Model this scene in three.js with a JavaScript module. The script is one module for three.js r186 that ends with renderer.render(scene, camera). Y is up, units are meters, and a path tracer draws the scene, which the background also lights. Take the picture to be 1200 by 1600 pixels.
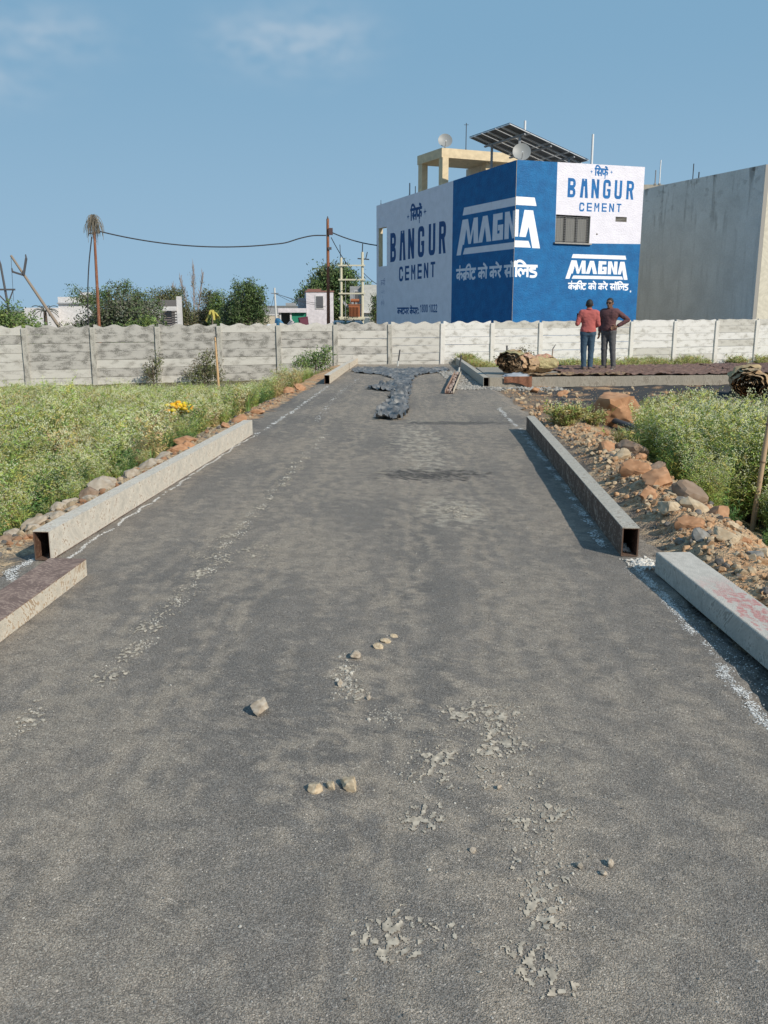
import * as THREE from 'three';
import { mergeGeometries, mergeVertices, toCreasedNormals } from 'three/addons/utils/BufferGeometryUtils.js';
import { RoundedBoxGeometry } from 'three/addons/geometries/RoundedBoxGeometry.js';
import { createNoise2D, createNoise3D } from 'simplex-noise';

// ------------------------------------------------------------------ camera, sky, sun, exposure
const scene = new THREE.Scene();
const camera = new THREE.PerspectiveCamera(59.49, 3 / 4, 0.05, 3000);
camera.position.set(0, 1.5, 0);
camera.rotation.x = -Math.atan(315 / 1400);
const renderer = new THREE.WebGLRenderer({ antialias: true });
renderer.toneMapping = THREE.LinearToneMapping;
renderer.toneMappingExposure = 1.1;
renderer.shadowMap.enabled = true;

const rng = (seed) => { let a = seed | 0; return () => { a = (a + 0x6d2b79f5) | 0; let t = Math.imul(a ^ (a >>> 15), 1 | a); t = (t + Math.imul(t ^ (t >>> 7), 61 | t)) ^ t; return ((t ^ (t >>> 14)) >>> 0) / 4294967296; }; };
const n2 = createNoise2D(rng(11)), n3 = createNoise3D(rng(12));
const fbm2 = (x, y, o = 4) => { let s = 0, a = 0.5, f = 1; for (let i = 0; i < o; i++, a *= 0.5, f *= 2.03) s += a * n2(x * f + i * 17.3, y * f - i * 9.1); return s; };
const fbm3 = (x, y, z, o = 4) => { let s = 0, a = 0.5, f = 1; for (let i = 0; i < o; i++, a *= 0.5, f *= 2.03) s += a * n3(x * f + i * 7.3, y * f, z * f - i * 5.1); return s; };
const clamp = THREE.MathUtils.clamp, lerp = THREE.MathUtils.lerp, sstep = (a, b, x) => { const t = clamp((x - a) / (b - a), 0, 1); return t * t * (3 - 2 * t); };
const V = (x, y, z) => new THREE.Vector3(x, y, z);

const toSun = V(0.70 * Math.cos(0.60), Math.sin(0.60), 0.70 * Math.cos(0.60)).normalize();
{ // computed sky: pale blue air with a few thin cloud wisps
  const W = 2048, Hh = 1024, data = new Float32Array(W * Hh * 4);
  const dirOf = (azDeg, elDeg) => { const a = azDeg * Math.PI / 180, e = elDeg * Math.PI / 180; return V(Math.sin(a) * Math.cos(e), Math.sin(e), -Math.cos(a) * Math.cos(e)); };
  const wisps = [[-7.2, 14.9, 2.8, 1.5], [-3.2, 15.1, 2.6, 1.6], [-19.3, 14.7, 3.4, 1.2], [-24, 12.2, 4, 1.3], [40, 22, 7, 2.2], [70, 15, 8, 2], [-70, 24, 8, 2.4], [150, 20, 9, 3], [-140, 26, 9, 3], [10, 34, 9, 3], [110, 40, 10, 4]];
  const mid = [0.195, 0.36, 0.52], hor = [0.285, 0.445, 0.595], zen = [0.12, 0.26, 0.445];
  for (let j = 0; j < Hh; j++) {
    const el = ((j + 0.5) / Hh - 0.5) * Math.PI, y = Math.sin(el), ed = el * 180 / Math.PI;
    const t1 = sstep(0, 17, ed), t2 = sstep(12, 80, ed), row = [0, 1, 2].map((k) => lerp(lerp(hor[k], mid[k], t1), zen[k], t2)), near = wisps.filter((w) => Math.abs(ed - w[1]) < 2.5 * w[3]), ce = Math.cos(el), c = [0, 0, 0];
    for (let i = 0; i < W; i++) {
      const az = ((i + 0.5) / W - 0.5) * 2 * Math.PI, x = Math.cos(az) * ce, z = Math.sin(az) * ce, o = (j * W + i) * 4;
      c[0] = row[0]; c[1] = row[1]; c[2] = row[2];
      if (ed < 0) { const g = sstep(0, -8, ed); c[0] = lerp(c[0], 0.2, g); c[1] = lerp(c[1], 0.19, g); c[2] = lerp(c[2], 0.16, g); }
      else {
        const mu = clamp(x * toSun.x + y * toSun.y + z * toSun.z, 0, 1), glow = Math.pow(mu, 12) * 0.35;
        c[0] += glow; c[1] += glow * 0.95; c[2] += glow * 0.85;
        const a = Math.atan2(x, -z) * 180 / Math.PI;
        let m = 0;
        for (const [wa, we, sa, se] of near) { const da = (a - wa) / sa, de = (ed - we) / se, q = da * da + de * de; if (q < 6) m += Math.exp(-q); }
        if (m > 0.02) {
          const n = fbm3(x * 26, y * 60, z * 26, 5) * 0.9 + 0.55 + fbm3(x * 9, y * 24, z * 9, 2) * 0.5;
          const cl = clamp(m * clamp(n, 0, 1.4), 0, 1) * 0.30;
          for (let k = 0; k < 3; k++) c[k] = lerp(c[k], [0.62, 0.66, 0.70][k], cl);
        }
      }
      data[o] = c[0]; data[o + 1] = c[1]; data[o + 2] = c[2]; data[o + 3] = 1;
    }
  }
  const t = new THREE.DataTexture(data, W, Hh, THREE.RGBAFormat, THREE.FloatType);
  t.mapping = THREE.EquirectangularReflectionMapping; t.magFilter = THREE.LinearFilter; t.minFilter = THREE.LinearFilter; t.needsUpdate = true;
  scene.background = t; scene.environment = t;
}
const sun = new THREE.DirectionalLight(new THREE.Color().setRGB(1, 0.91, 0.78), 3.8);
sun.name = 'sun'; sun.target.position.set(0, 0, -16); sun.target.name = 'sun_target';
sun.position.copy(sun.target.position).addScaledVector(toSun, 90);
sun.castShadow = true; sun.shadow.mapSize.set(4096, 4096); sun.shadow.radius = 1;
Object.assign(sun.shadow.camera, { left: -45, right: 45, top: 45, bottom: -45, near: 1, far: 260 });
scene.add(sun, sun.target);

// ------------------------------------------------------------------ helpers
const taken = {};
function numbered(n) { taken[n] = (taken[n] ?? -1) + 1; return taken[n] ? n + '_' + String(taken[n]).padStart(3, '0') : n; }
function shade(o) { o.traverse((m) => { if (m.isMesh) { m.castShadow = true; m.receiveShadow = true; } }); return o; }
function tag(o, label, category, group, kind) { o.userData = { label }; if (category) o.userData.category = category; if (group) o.userData.group = group; if (kind) o.userData.kind = kind; return o; }
function thing(name, label, category, [x, y, z] = [0, 0, 0], turn = 0, group) { const o = new THREE.Group(); o.name = numbered(name); o.position.set(x, y, z); o.rotation.y = turn; tag(o, label, category, group); scene.add(o); return o; }
function part(name, geo, mat, parent) { const m = new THREE.Mesh(Array.isArray(geo) ? merge(geo) : geo, mat); m.name = name; m.castShadow = m.receiveShadow = true; parent.add(m); return m; }
function solo(name, geo, mat, label, category, group, kind) { const m = part(numbered(name), geo, mat, scene); tag(m, label, category, group, kind); return m; }
function structure(name, geo, mat, label) { const m = part(numbered(name), geo, mat, scene); m.userData = { kind: 'structure' }; if (label) m.userData.label = label; return m; }
function merge(list) {
  const full = list.map((g) => { let q = g.index ? g.toNonIndexed() : g.clone(); for (const k of Object.keys(q.attributes)) if (!['position', 'normal', 'uv', 'color'].includes(k)) q.deleteAttribute(k); if (!q.attributes.normal) q.computeVertexNormals(); if (!q.attributes.uv) q.setAttribute('uv', new THREE.BufferAttribute(new Float32Array(q.attributes.position.count * 2), 2)); return q; });
  return mergeGeometries(full, false);
}
const box = (w, h, d, x = 0, y = 0, z = 0) => boxUv(new THREE.BoxGeometry(w, h, d), w, h, d).translate(x, y, z);
function boxUv(g, w, h, d) { const u = g.attributes.uv, s = [[d, h], [d, h], [w, d], [w, d], [w, h], [w, h]]; for (let i = 0; i < 24; i++) { const [a, b] = s[i >> 2]; u.setXY(i, u.getX(i) * a, u.getY(i) * b); } return g; }
const cyl = (a, b, r0, r1 = r0, n = 10) => { const d = b.clone().sub(a), l = d.length(), g = new THREE.CylinderGeometry(r1, r0, l, n); g.applyQuaternion(new THREE.Quaternion().setFromUnitVectors(V(0, 1, 0), d.normalize())); return g.translate((a.x + b.x) / 2, (a.y + b.y) / 2, (a.z + b.z) / 2); };
const bar = (a, b, w, d = w) => { const v = b.clone().sub(a), l = v.length(), g = box(w, l, d); g.applyQuaternion(new THREE.Quaternion().setFromUnitVectors(V(0, 1, 0), v.normalize())); return g.translate((a.x + b.x) / 2, (a.y + b.y) / 2, (a.z + b.z) / 2); };
const tube = (pts, r, seg = 24, rad = 6) => new THREE.TubeGeometry(new THREE.CatmullRomCurve3(pts), seg, r, rad);
const toByte = (l) => { l = clamp(l, 0, 1); return Math.round(255 * (l <= 0.0031308 ? l * 12.92 : 1.055 * Math.pow(l, 1 / 2.4) - 0.055)); };
function tex(w, h, fn, srgb = true) { // fn(u, v) gives linear values
  const d = new Uint8Array(w * h * 4);
  for (let j = 0; j < h; j++) for (let i = 0; i < w; i++) { const c = fn((i + 0.5) / w, (j + 0.5) / h), o = (j * w + i) * 4; for (let k = 0; k < 3; k++) d[o + k] = srgb ? toByte(c[k]) : clamp(Math.round(c[k] * 255), 0, 255); d[o + 3] = 255; }
  return texOf(d, w, h, srgb);
}
function texOf(d, w, h, srgb) { const t = new THREE.DataTexture(d, w, h); t.wrapS = t.wrapT = THREE.RepeatWrapping; t.magFilter = THREE.LinearFilter; t.minFilter = THREE.LinearMipmapLinearFilter; if (srgb) t.colorSpace = THREE.SRGBColorSpace; t.needsUpdate = true; return t; }
function rep(t, sx, sy = sx) { const c = t.clone(); c.repeat.set(sx, sy); return c; }
const rgb = (r, g, b) => new THREE.Color().setRGB(r, g, b);
const mat = (c, o = {}) => new THREE.MeshPhysicalMaterial({ color: Array.isArray(c) ? rgb(...c) : c, roughness: 0.85, ...o });
// tileable noise on the unit square
const tnoise = (u, v, s, o = 4, z = 0) => { const a = u * 2 * Math.PI, b = v * 2 * Math.PI, r = s / 6.28; return fbm3(Math.cos(a) * r + z, Math.sin(a) * r + Math.cos(b) * r * 1.3, Math.sin(b) * r * 1.3 + z * 2, o); };

// ------------------------------------------------------------------ lay of the land (d = metres ahead of the standpoint)
const pw = (d, t) => { if (d <= t[0][0]) { const [a, b] = t; return a[1] + (d - a[0]) * (b[1] - a[1]) / (b[0] - a[0]); } for (let i = 1; i < t.length; i++) if (d <= t[i][0] || i === t.length - 1) { const a = t[i - 1], b = t[i]; return a[1] + (d - a[0]) * (b[1] - a[1]) / (b[0] - a[0]); } };
const roadLeft = (d) => pw(d, [[5.4, -1.97], [11, -1.63], [20, -1.21], [31, -0.81]]);
const roadRight = (d) => pw(d, [[5.4, 1.47], [11.5, 1.83], [19.2, 2.13], [31, 2.38]]);
const roadY = (d) => (d < 10 ? 0 : -0.01 * (d - 10));
const track = (x, d) => { const c = (roadLeft(d) + roadRight(d)) / 2, w = 0.05 * n2(d * 0.4, 31); return [-0.95, -0.42, 0.4, 0.88].reduce((m, o) => Math.max(m, sstep(0.2, 0.06, Math.abs(x - c - o - w))), 0); };
const surfY = (x, d) => roadY(d) + 0.006 * fbm2(x * 1.2, d * 0.8, 3) + 0.004 * fbm2(x * 7, d * 6, 2) + 0.0022 * fbm2(x * 17 + 3, d * 13, 3) + 0.002 * fbm2(x * 11, d * 1.5 + 60, 2) - 0.005 * track(x, d) * (0.5 + 0.5 * n2(d * 1.2, x));
const WALL = (i) => V(-10.25 + 1.737 * i, -0.68 + 0.0093 * i, -26 - 0.6128 * i);
const wallD = (x) => 26 + 0.3528 * (x + 10.25);
function landY(x, z) {
  const d = -z, base = roadY(clamp(d, 0, 30)), L = roadLeft(clamp(d, -3, 31)), R = roadRight(clamp(d, -3, 31));
  let y;
  const wd = wallD(x), far = -0.62;
  if (x < (L + R) / 2) {
    const e = L - x, lip = 0.5 + 0.12 * n2(z * 0.7, 3);
    y = lerp(base - 0.03, -0.64, sstep(lip, lip + 1.5, e));
    y += 0.05 * sstep(0.3, 0.5, e) * (1 - sstep(0.6, 1.1, e)) * (0.6 + 0.4 * n2(z * 2.1, 1)) + 0.06 * fbm2(x * 0.8, z * 0.8, 3) * sstep(0.6, 1.5, e);
  } else {
    const e = x - R, lip = 0.75 + 0.2 * n2(z * 0.6, 9);
    let hollow = lerp(base - 0.03, -0.58, sstep(lip, lip + 1.3, e));
    hollow += 0.12 * sstep(0.3, 0.6, e) * (1 - sstep(0.7, 1.3, e)) * (1 - sstep(9, 12, d)) + 0.07 * fbm2(x * 1.3, z * 1.3, 3) * sstep(0.25, 0.8, e);
    const up = sstep(11.5, 14.6, d + 0.5 * n2(x * 0.5, 4) - 0.18 * Math.max(0, x - 4));
    y = lerp(hollow, -0.12 + 0.05 * fbm2(x * 1.1, z * 1.1, 3) * sstep(0.1, 0.6, e), up);
    if (d > 22) y = lerp(y, -0.52, sstep(23.2, 28, d) * sstep(0.2, 1.2, e));
  }
  if (d > wd - 1.2) y = lerp(y, far, sstep(wd - 0.6, wd + 0.4, d));
  if (d > wd) y = far + 0.25 * fbm2(x * 0.06, z * 0.06, 2) * sstep(wd, wd + 25, d);
  return y;
}
{
  const axis = (lo, fineLo, fineHi, hi, step) => { const a = []; for (let x = fineLo; x <= fineHi + 1e-6; x += step) a.push(x); let s = step, x = fineHi; while (x < hi) { s *= 1.22; x += s; a.push(x); } s = step; x = fineLo; while (x > lo) { s *= 1.22; x -= s; a.unshift(x); } return a; };
  const xs = axis(-900, -11, 12, 900, 0.085), zs = axis(-1600, -31, -2, 60, 0.085), nx = xs.length, nz = zs.length;
  const pos = new Float32Array(nx * nz * 3), uv = new Float32Array(nx * nz * 2), col = new Float32Array(nx * nz * 3), idx = [];
  const grit = [0.14, 0.132, 0.122], black = [0.05, 0.05, 0.052], orange = [0.52, 0.32, 0.175], tan = [0.47, 0.36, 0.235], brown = [0.24, 0.175, 0.12], field = [0.15, 0.135, 0.07], far = [0.2, 0.17, 0.11];
  for (let j = 0; j < nz; j++) for (let i = 0; i < nx; i++) {
    const x = xs[i], z = zs[j], d = -z, k = j * nx + i, L = roadLeft(clamp(d, -3, 31)), R = roadRight(clamp(d, -3, 31));
    const inner = d > -2 && d < 31 && x > -14 && x < 14;
    let y = landY(x, z);
    if (inner && x > L - 0.02 && x < R + 0.02) y -= 0.1;
    if (inner) y += 0.012 * n2(x * 6, z * 6);
    pos.set([x, y, z], k * 3); uv.set([x, z], k * 2);
    let c = far; const w = fbm2(x * 0.9, z * 0.9, 4), w2 = fbm2(x * 4 + 40, z * 4, 3);
    const mixc = (a, b, t) => a.map((v, q) => lerp(v, b[q], clamp(t, 0, 1)));
    if (inner && d < wallD(x)) {
      if (x < L + 0.5) { const e = L - x; c = mixc(grit, mixc(tan, orange, sstep(-0.1, 0.35, w + sstep(9, 12, d) * 0.3)), sstep(0.28, 0.42, e + w2 * 0.25)); c = mixc(c, field, sstep(0.85, 1.4, e + w * 0.4)); }
      else if (x < R + 0.05) c = d > 28.2 ? mixc(grit, brown, 0.7) : grit;
      else {
        const e = x - R; c = mixc(grit, mixc(orange, tan, sstep(0.0, 0.45, w2 + 0.15)), sstep(0.24, 0.44, e + w2 * 0.3 - 0.12 * sstep(8, 12, d))); c = mixc(c, brown, 0.6 * sstep(0.2, 0.6, w)); c = mixc(c, field, sstep(1.2, 1.9, e + w * 0.5));
        const up = sstep(12.6, 14.2, d + w - 0.18 * Math.max(0, x - 4));
        c = mixc(c, mixc(black, brown, sstep(3.3, 2.6, x + w * 1.2)), up * sstep(-0.5, 0.1, w2 + 0.35)); c = mixc(c, orange, up * sstep(0.22, 0.4, w) * 0.8);
        if (d > 22.6) c = mixc(c, mixc(brown, field, sstep(-0.1, 0.3, w)), sstep(22.6, 23.4, d));
      }
    }
    const v = 2 * (1 + 0.25 * w2);
    col.set([c[0] * v, c[1] * v, c[2] * v], k * 3);
    if (i < nx - 1 && j < nz - 1) idx.push(k, k + nx, k + 1, k + 1, k + nx, k + nx + 1);
  }
  const g = new THREE.BufferGeometry(); g.setAttribute('position', new THREE.BufferAttribute(pos, 3)); g.setAttribute('uv', new THREE.BufferAttribute(uv, 2)); g.setAttribute('color', new THREE.BufferAttribute(col, 3)); g.setIndex(idx); g.computeVertexNormals();
  const S = 1024, hts = new Float32Array(S * S);
  for (let j = 0; j < S; j++) for (let i = 0; i < S; i++) hts[j * S + i] = 0.5 + 0.5 * tnoise(i / S, j / S, 40, 4);
  const r = rng(5);
  for (let q = 0; q < 9000; q++) { const cx = r() * S, cy = r() * S, ra = 1.5 + 6 * r() * r() * r(), hv = 0.25 + 0.5 * r(); for (let a = -Math.ceil(ra); a <= ra; a++) for (let b = -Math.ceil(ra); b <= ra; b++) { const q2 = (a * a + b * b) / (ra * ra); if (q2 < 1) { const o = ((Math.floor(cy + b) + S) % S) * S + (Math.floor(cx + a) + S) % S; hts[o] = Math.max(hts[o], hv + 0.35 * Math.sqrt(1 - q2)); } } }
  const cm = tex(S, S, (u, v) => { const hgt = hts[Math.floor(v * S) * S + Math.floor(u * S)], q = 0.26 + 0.45 * hgt; return [q, q * 0.985, q * 0.96]; });
  const bm = tex(S, S, (u, v) => { const q = hts[Math.floor(v * S) * S + Math.floor(u * S)]; return [q, q, q]; }, false);
  const m = new THREE.MeshStandardMaterial({ vertexColors: true, map: rep(cm, 0.55), bumpMap: rep(bm, 0.55), bumpScale: 0.025, roughness: 0.97 });
  structure('ground', g, m, 'bare soil embankment and low ground of orange earth and dark grit');
}

// ------------------------------------------------------------------ road
const gritTex = (() => {
  const S = 2048, col = new Float32Array(S * S * 3).fill(0.3), h = new Float32Array(S * S), r = rng(21);
  for (let q = 0; q < 330000; q++) {
    const big = r() < 0.12, ra = big ? 3 + 3.5 * r() : 1.4 + 2.2 * r(), el = 0.6 + 0.7 * r(), an = r() * 6.28, ca = Math.cos(an), sa = Math.sin(an), cx = r() * S, cy = r() * S;
    const b0 = r(), lum = b0 < 0.05 ? 0.6 + 0.3 * r() : 0.26 + 0.3 * r(), warm = 0.06 * (r() - 0.35), hv = 0.3 + 0.5 * r(), R = Math.ceil(ra * 1.3);
    for (let a = -R; a <= R; a++) for (let b = -R; b <= R; b++) {
      const p = (a * ca + b * sa) / ra, s = (-a * sa + b * ca) / (ra * el), e = p * p + s * s; if (e > 1) continue;
      const o = ((Math.floor(cy + b) + S) % S) * S + (Math.floor(cx + a) + S) % S, hh = hv + 0.3 * Math.sqrt(1 - e);
      if (hh > h[o]) { h[o] = hh; col[o * 3] = lum * (1 + warm); col[o * 3 + 1] = lum; col[o * 3 + 2] = lum * (1 - warm); }
    }
  }
  const c = new Uint8Array(S * S * 4), b = new Uint8Array(S * S * 4);
  for (let o = 0; o < S * S; o++) { for (let k = 0; k < 3; k++) { c[o * 4 + k] = toByte(col[o * 3 + k]); b[o * 4 + k] = Math.round(255 * Math.min(1, h[o])); } c[o * 4 + 3] = b[o * 4 + 3] = 255; }
  return { map: texOf(c, S, S, true), bump: texOf(b, S, S, false) };
})();
{
  const ds = [], nx = 150, pos = [], uv = [], col = [], idx = [];
  for (let d = -1.2; d < 29.2;) { ds.push(d); d += d < 1 ? 0.06 : d < 5 ? 0.021 : Math.min(0.06, 0.021 + 0.004 * (d - 5)); }
  const nz = ds.length - 1, base = [0.234, 0.212, 0.187], tan = [0.33, 0.286, 0.234], dark = [0.176, 0.165, 0.152], pale = [0.43, 0.385, 0.315];
  const mixc = (a, b, t) => a.map((v, q) => lerp(v, b[q], clamp(t, 0, 1)));
  const patch = (x, d, px, pd, rx, rd, edge = 0.5) => { const q = Math.hypot((x - px) / rx, (d - pd) / rd) + edge * fbm2(x * 7 + px * 3, d * 5 + pd, 3); return sstep(1.05, 0.7, q); };
  for (let j = 0; j <= nz; j++) {
    const d = ds[j], L = roadLeft(d) - 0.42 - 0.1 * n2(d * 1.3, 2) - 0.05 * n2(d * 5, 6), R = roadRight(d) + 0.34 + 0.08 * n2(d * 1.4, 7) + 0.04 * n2(d * 6, 8);
    for (let i = 0; i <= nx; i++) {
      const t = i / nx, x = lerp(L, R, t), edge = Math.min(t, 1 - t) * (R - L), drop = 0.05 * (1 - sstep(0.0, 0.22, edge)), tr = track(x, d);
      const big = fbm2(x * 0.6 + 3, d * 0.3, 4), str = fbm2(x * 4.2 + d * 0.06, d * 0.5 + 20, 4), sm = fbm2(x * 6, d * 5 + 7, 3), fine = fbm2(x * 17 + 3, d * 13, 3), rip = fbm2(x * 11, d * 1.5 + 60, 2);
      pos.push(x, surfY(x, d) - drop, -d); uv.push(x, d);
      let c = mixc(base, dark, 0.75 * sstep(-0.2, 0.6, big + 0.4 * str + 0.6 * fine));
      c = mixc(c, tan, 0.6 * sstep(0.05, 0.5, str + 0.5 * sm + 0.6 * fine - 0.25 * big));
      c = mixc(c, tan, 0.4 * sstep(-0.1, 0.45, -big + 0.5 * sm + 0.5 * rip));
      c = mixc(c, tan, 0.7 * tr * sstep(-0.15, 0.25, rip + 0.5 * sm));
      c = mixc(c, pale, 0.7 * Math.max(patch(x, d, 0.53, 6.7, 0.27, 0.6), patch(x, d, 0.42, 10.4, 0.30, 2.4, 0.9)) * sstep(-0.2, 0.2, sm + fine));
      c = mixc(c, tan, 0.8 * Math.max(patch(x, d, 0.4, 2.75, 0.3, 0.9, 1.0), patch(x, d, -0.2, 2.75, 0.25, 0.4, 1.0), patch(x, d, -0.12, 3.5, 0.14, 0.4, 1)) * sstep(-0.2, 0.2, fine + sm));
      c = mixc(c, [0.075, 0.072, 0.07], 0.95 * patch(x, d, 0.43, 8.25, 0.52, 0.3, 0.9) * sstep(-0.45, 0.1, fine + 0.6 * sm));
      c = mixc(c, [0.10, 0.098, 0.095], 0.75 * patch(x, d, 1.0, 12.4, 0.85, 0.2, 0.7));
      c = mixc(c, tan, 0.8 * sstep(27.2, 28.4, d + sm));
      const v = 2.58 * (1 + 0.12 * sm + 0.16 * fine);
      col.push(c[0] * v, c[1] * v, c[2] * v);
    }
  }
  for (let j = 0; j < nz; j++) for (let i = 0; i < nx; i++) { const k = j * (nx + 1) + i; idx.push(k, k + 1, k + nx + 1, k + 1, k + nx + 2, k + nx + 1); }
  const g = new THREE.BufferGeometry(); g.setAttribute('position', new THREE.Float32BufferAttribute(pos, 3)); g.setAttribute('uv', new THREE.Float32BufferAttribute(uv, 2)); g.setAttribute('color', new THREE.Float32BufferAttribute(col, 3)); g.setIndex(idx); g.computeVertexNormals();
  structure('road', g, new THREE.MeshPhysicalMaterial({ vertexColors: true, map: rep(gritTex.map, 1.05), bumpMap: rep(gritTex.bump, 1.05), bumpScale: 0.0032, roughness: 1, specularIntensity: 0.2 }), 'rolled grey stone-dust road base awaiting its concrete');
}

// ------------------------------------------------------------------ rocks and loose stones
function rockGeo(seed, det = 3, blocky = false) {
  const r = rng(seed), g = mergeVertices(new THREE.IcosahedronGeometry(1, det).deleteAttribute('normal').deleteAttribute('uv')), p = g.attributes.position, planes = [];
  if (blocky) for (const n of [V(1, 0, 0), V(-1, 0, 0), V(0, 1, 0), V(0, -1, 0), V(0, 0, 1), V(0, 0, -1)]) planes.push([n.add(V(r() - 0.5, r() - 0.5, r() - 0.5).multiplyScalar(0.35)).normalize(), 0.55 + 0.1 * r()]);
  for (let i = 0; i < (blocky ? 4 : 13); i++) { const n = V(r() * 2 - 1, r() * 2 - 1, r() * 2 - 1).normalize(); planes.push([n, 0.45 + 0.36 * r()]); }
  for (let i = 0; i < p.count; i++) {
    const v = V().fromBufferAttribute(p, i); let s = 1; for (const [n, q] of planes) { const c = n.dot(v); if (c > 0.01) s = Math.min(s, q / c); }
    s *= 1 + 0.10 * fbm3(v.x * 2.6 + seed, v.y * 2.6, v.z * 2.6, 4); p.setXYZ(i, v.x * s, v.y * s, v.z * s);
  }
  const out = toCreasedNormals(g, 0.38), q = out.attributes.position, uv = new Float32Array(q.count * 2), col = new Float32Array(q.count * 3);
  for (let i = 0; i < q.count; i++) { const x = q.getX(i), y = q.getY(i), z = q.getZ(i), a = fbm3(x * 1.7 + seed * 3, y * 1.7, z * 1.7, 4), b = fbm3(x * 7, y * 7 + seed, z * 7, 2), l = 1 + 0.45 * a + 0.22 * b; uv[i * 2] = x * 0.5; uv[i * 2 + 1] = z * 0.5; col.set([l, l * (1 + 0.10 * a), l * (1 + 0.2 * a)], i * 3); }
  return out.setAttribute('uv', new THREE.BufferAttribute(uv, 2)).setAttribute('color', new THREE.BufferAttribute(col, 3));
}
const rockTex = tex(512, 512, (u, v) => { const a = tnoise(u, v, 14, 5), b = tnoise(u, v, 60, 2, 9); const q = 0.62 + 0.42 * a + 0.16 * b; return [q, q * (0.97 + 0.08 * a), q * (0.93 + 0.15 * a)]; });
const rockMat = (c) => mat(c, { vertexColors: true, roughness: 0.95 });
const ROCK = { orange: rockMat([0.40, 0.215, 0.115]), tan: rockMat([0.46, 0.36, 0.24]), brown: rockMat([0.24, 0.17, 0.12]), grey: rockMat([0.24, 0.225, 0.20]), cream: rockMat([0.38, 0.32, 0.25]) };
const rockGeos = [1, 2, 3, 4, 5, 6, 7, 8].map((s) => rockGeo(s * 31, 4)), rr = rng(77);
function rock(name, x, z, w, kind, label, group, flat = 0.7, sink = 0.25, yy) {
  const m = solo(name, rockGeos[Math.floor(rr() * 8)], ROCK[kind], label, 'rock', group), s = w * 0.62;
  m.scale.set(s * (0.95 + 0.25 * rr()), s * flat * (0.9 + 0.3 * rr()), s * (0.9 + 0.3 * rr())); m.rotation.set(rr() * 0.5, rr() * 6.3, rr() * 0.5);
  m.position.set(x, (yy ?? landY(x, z)) + s * flat * (1 - 2 * sink), z); return m;
}
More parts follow.
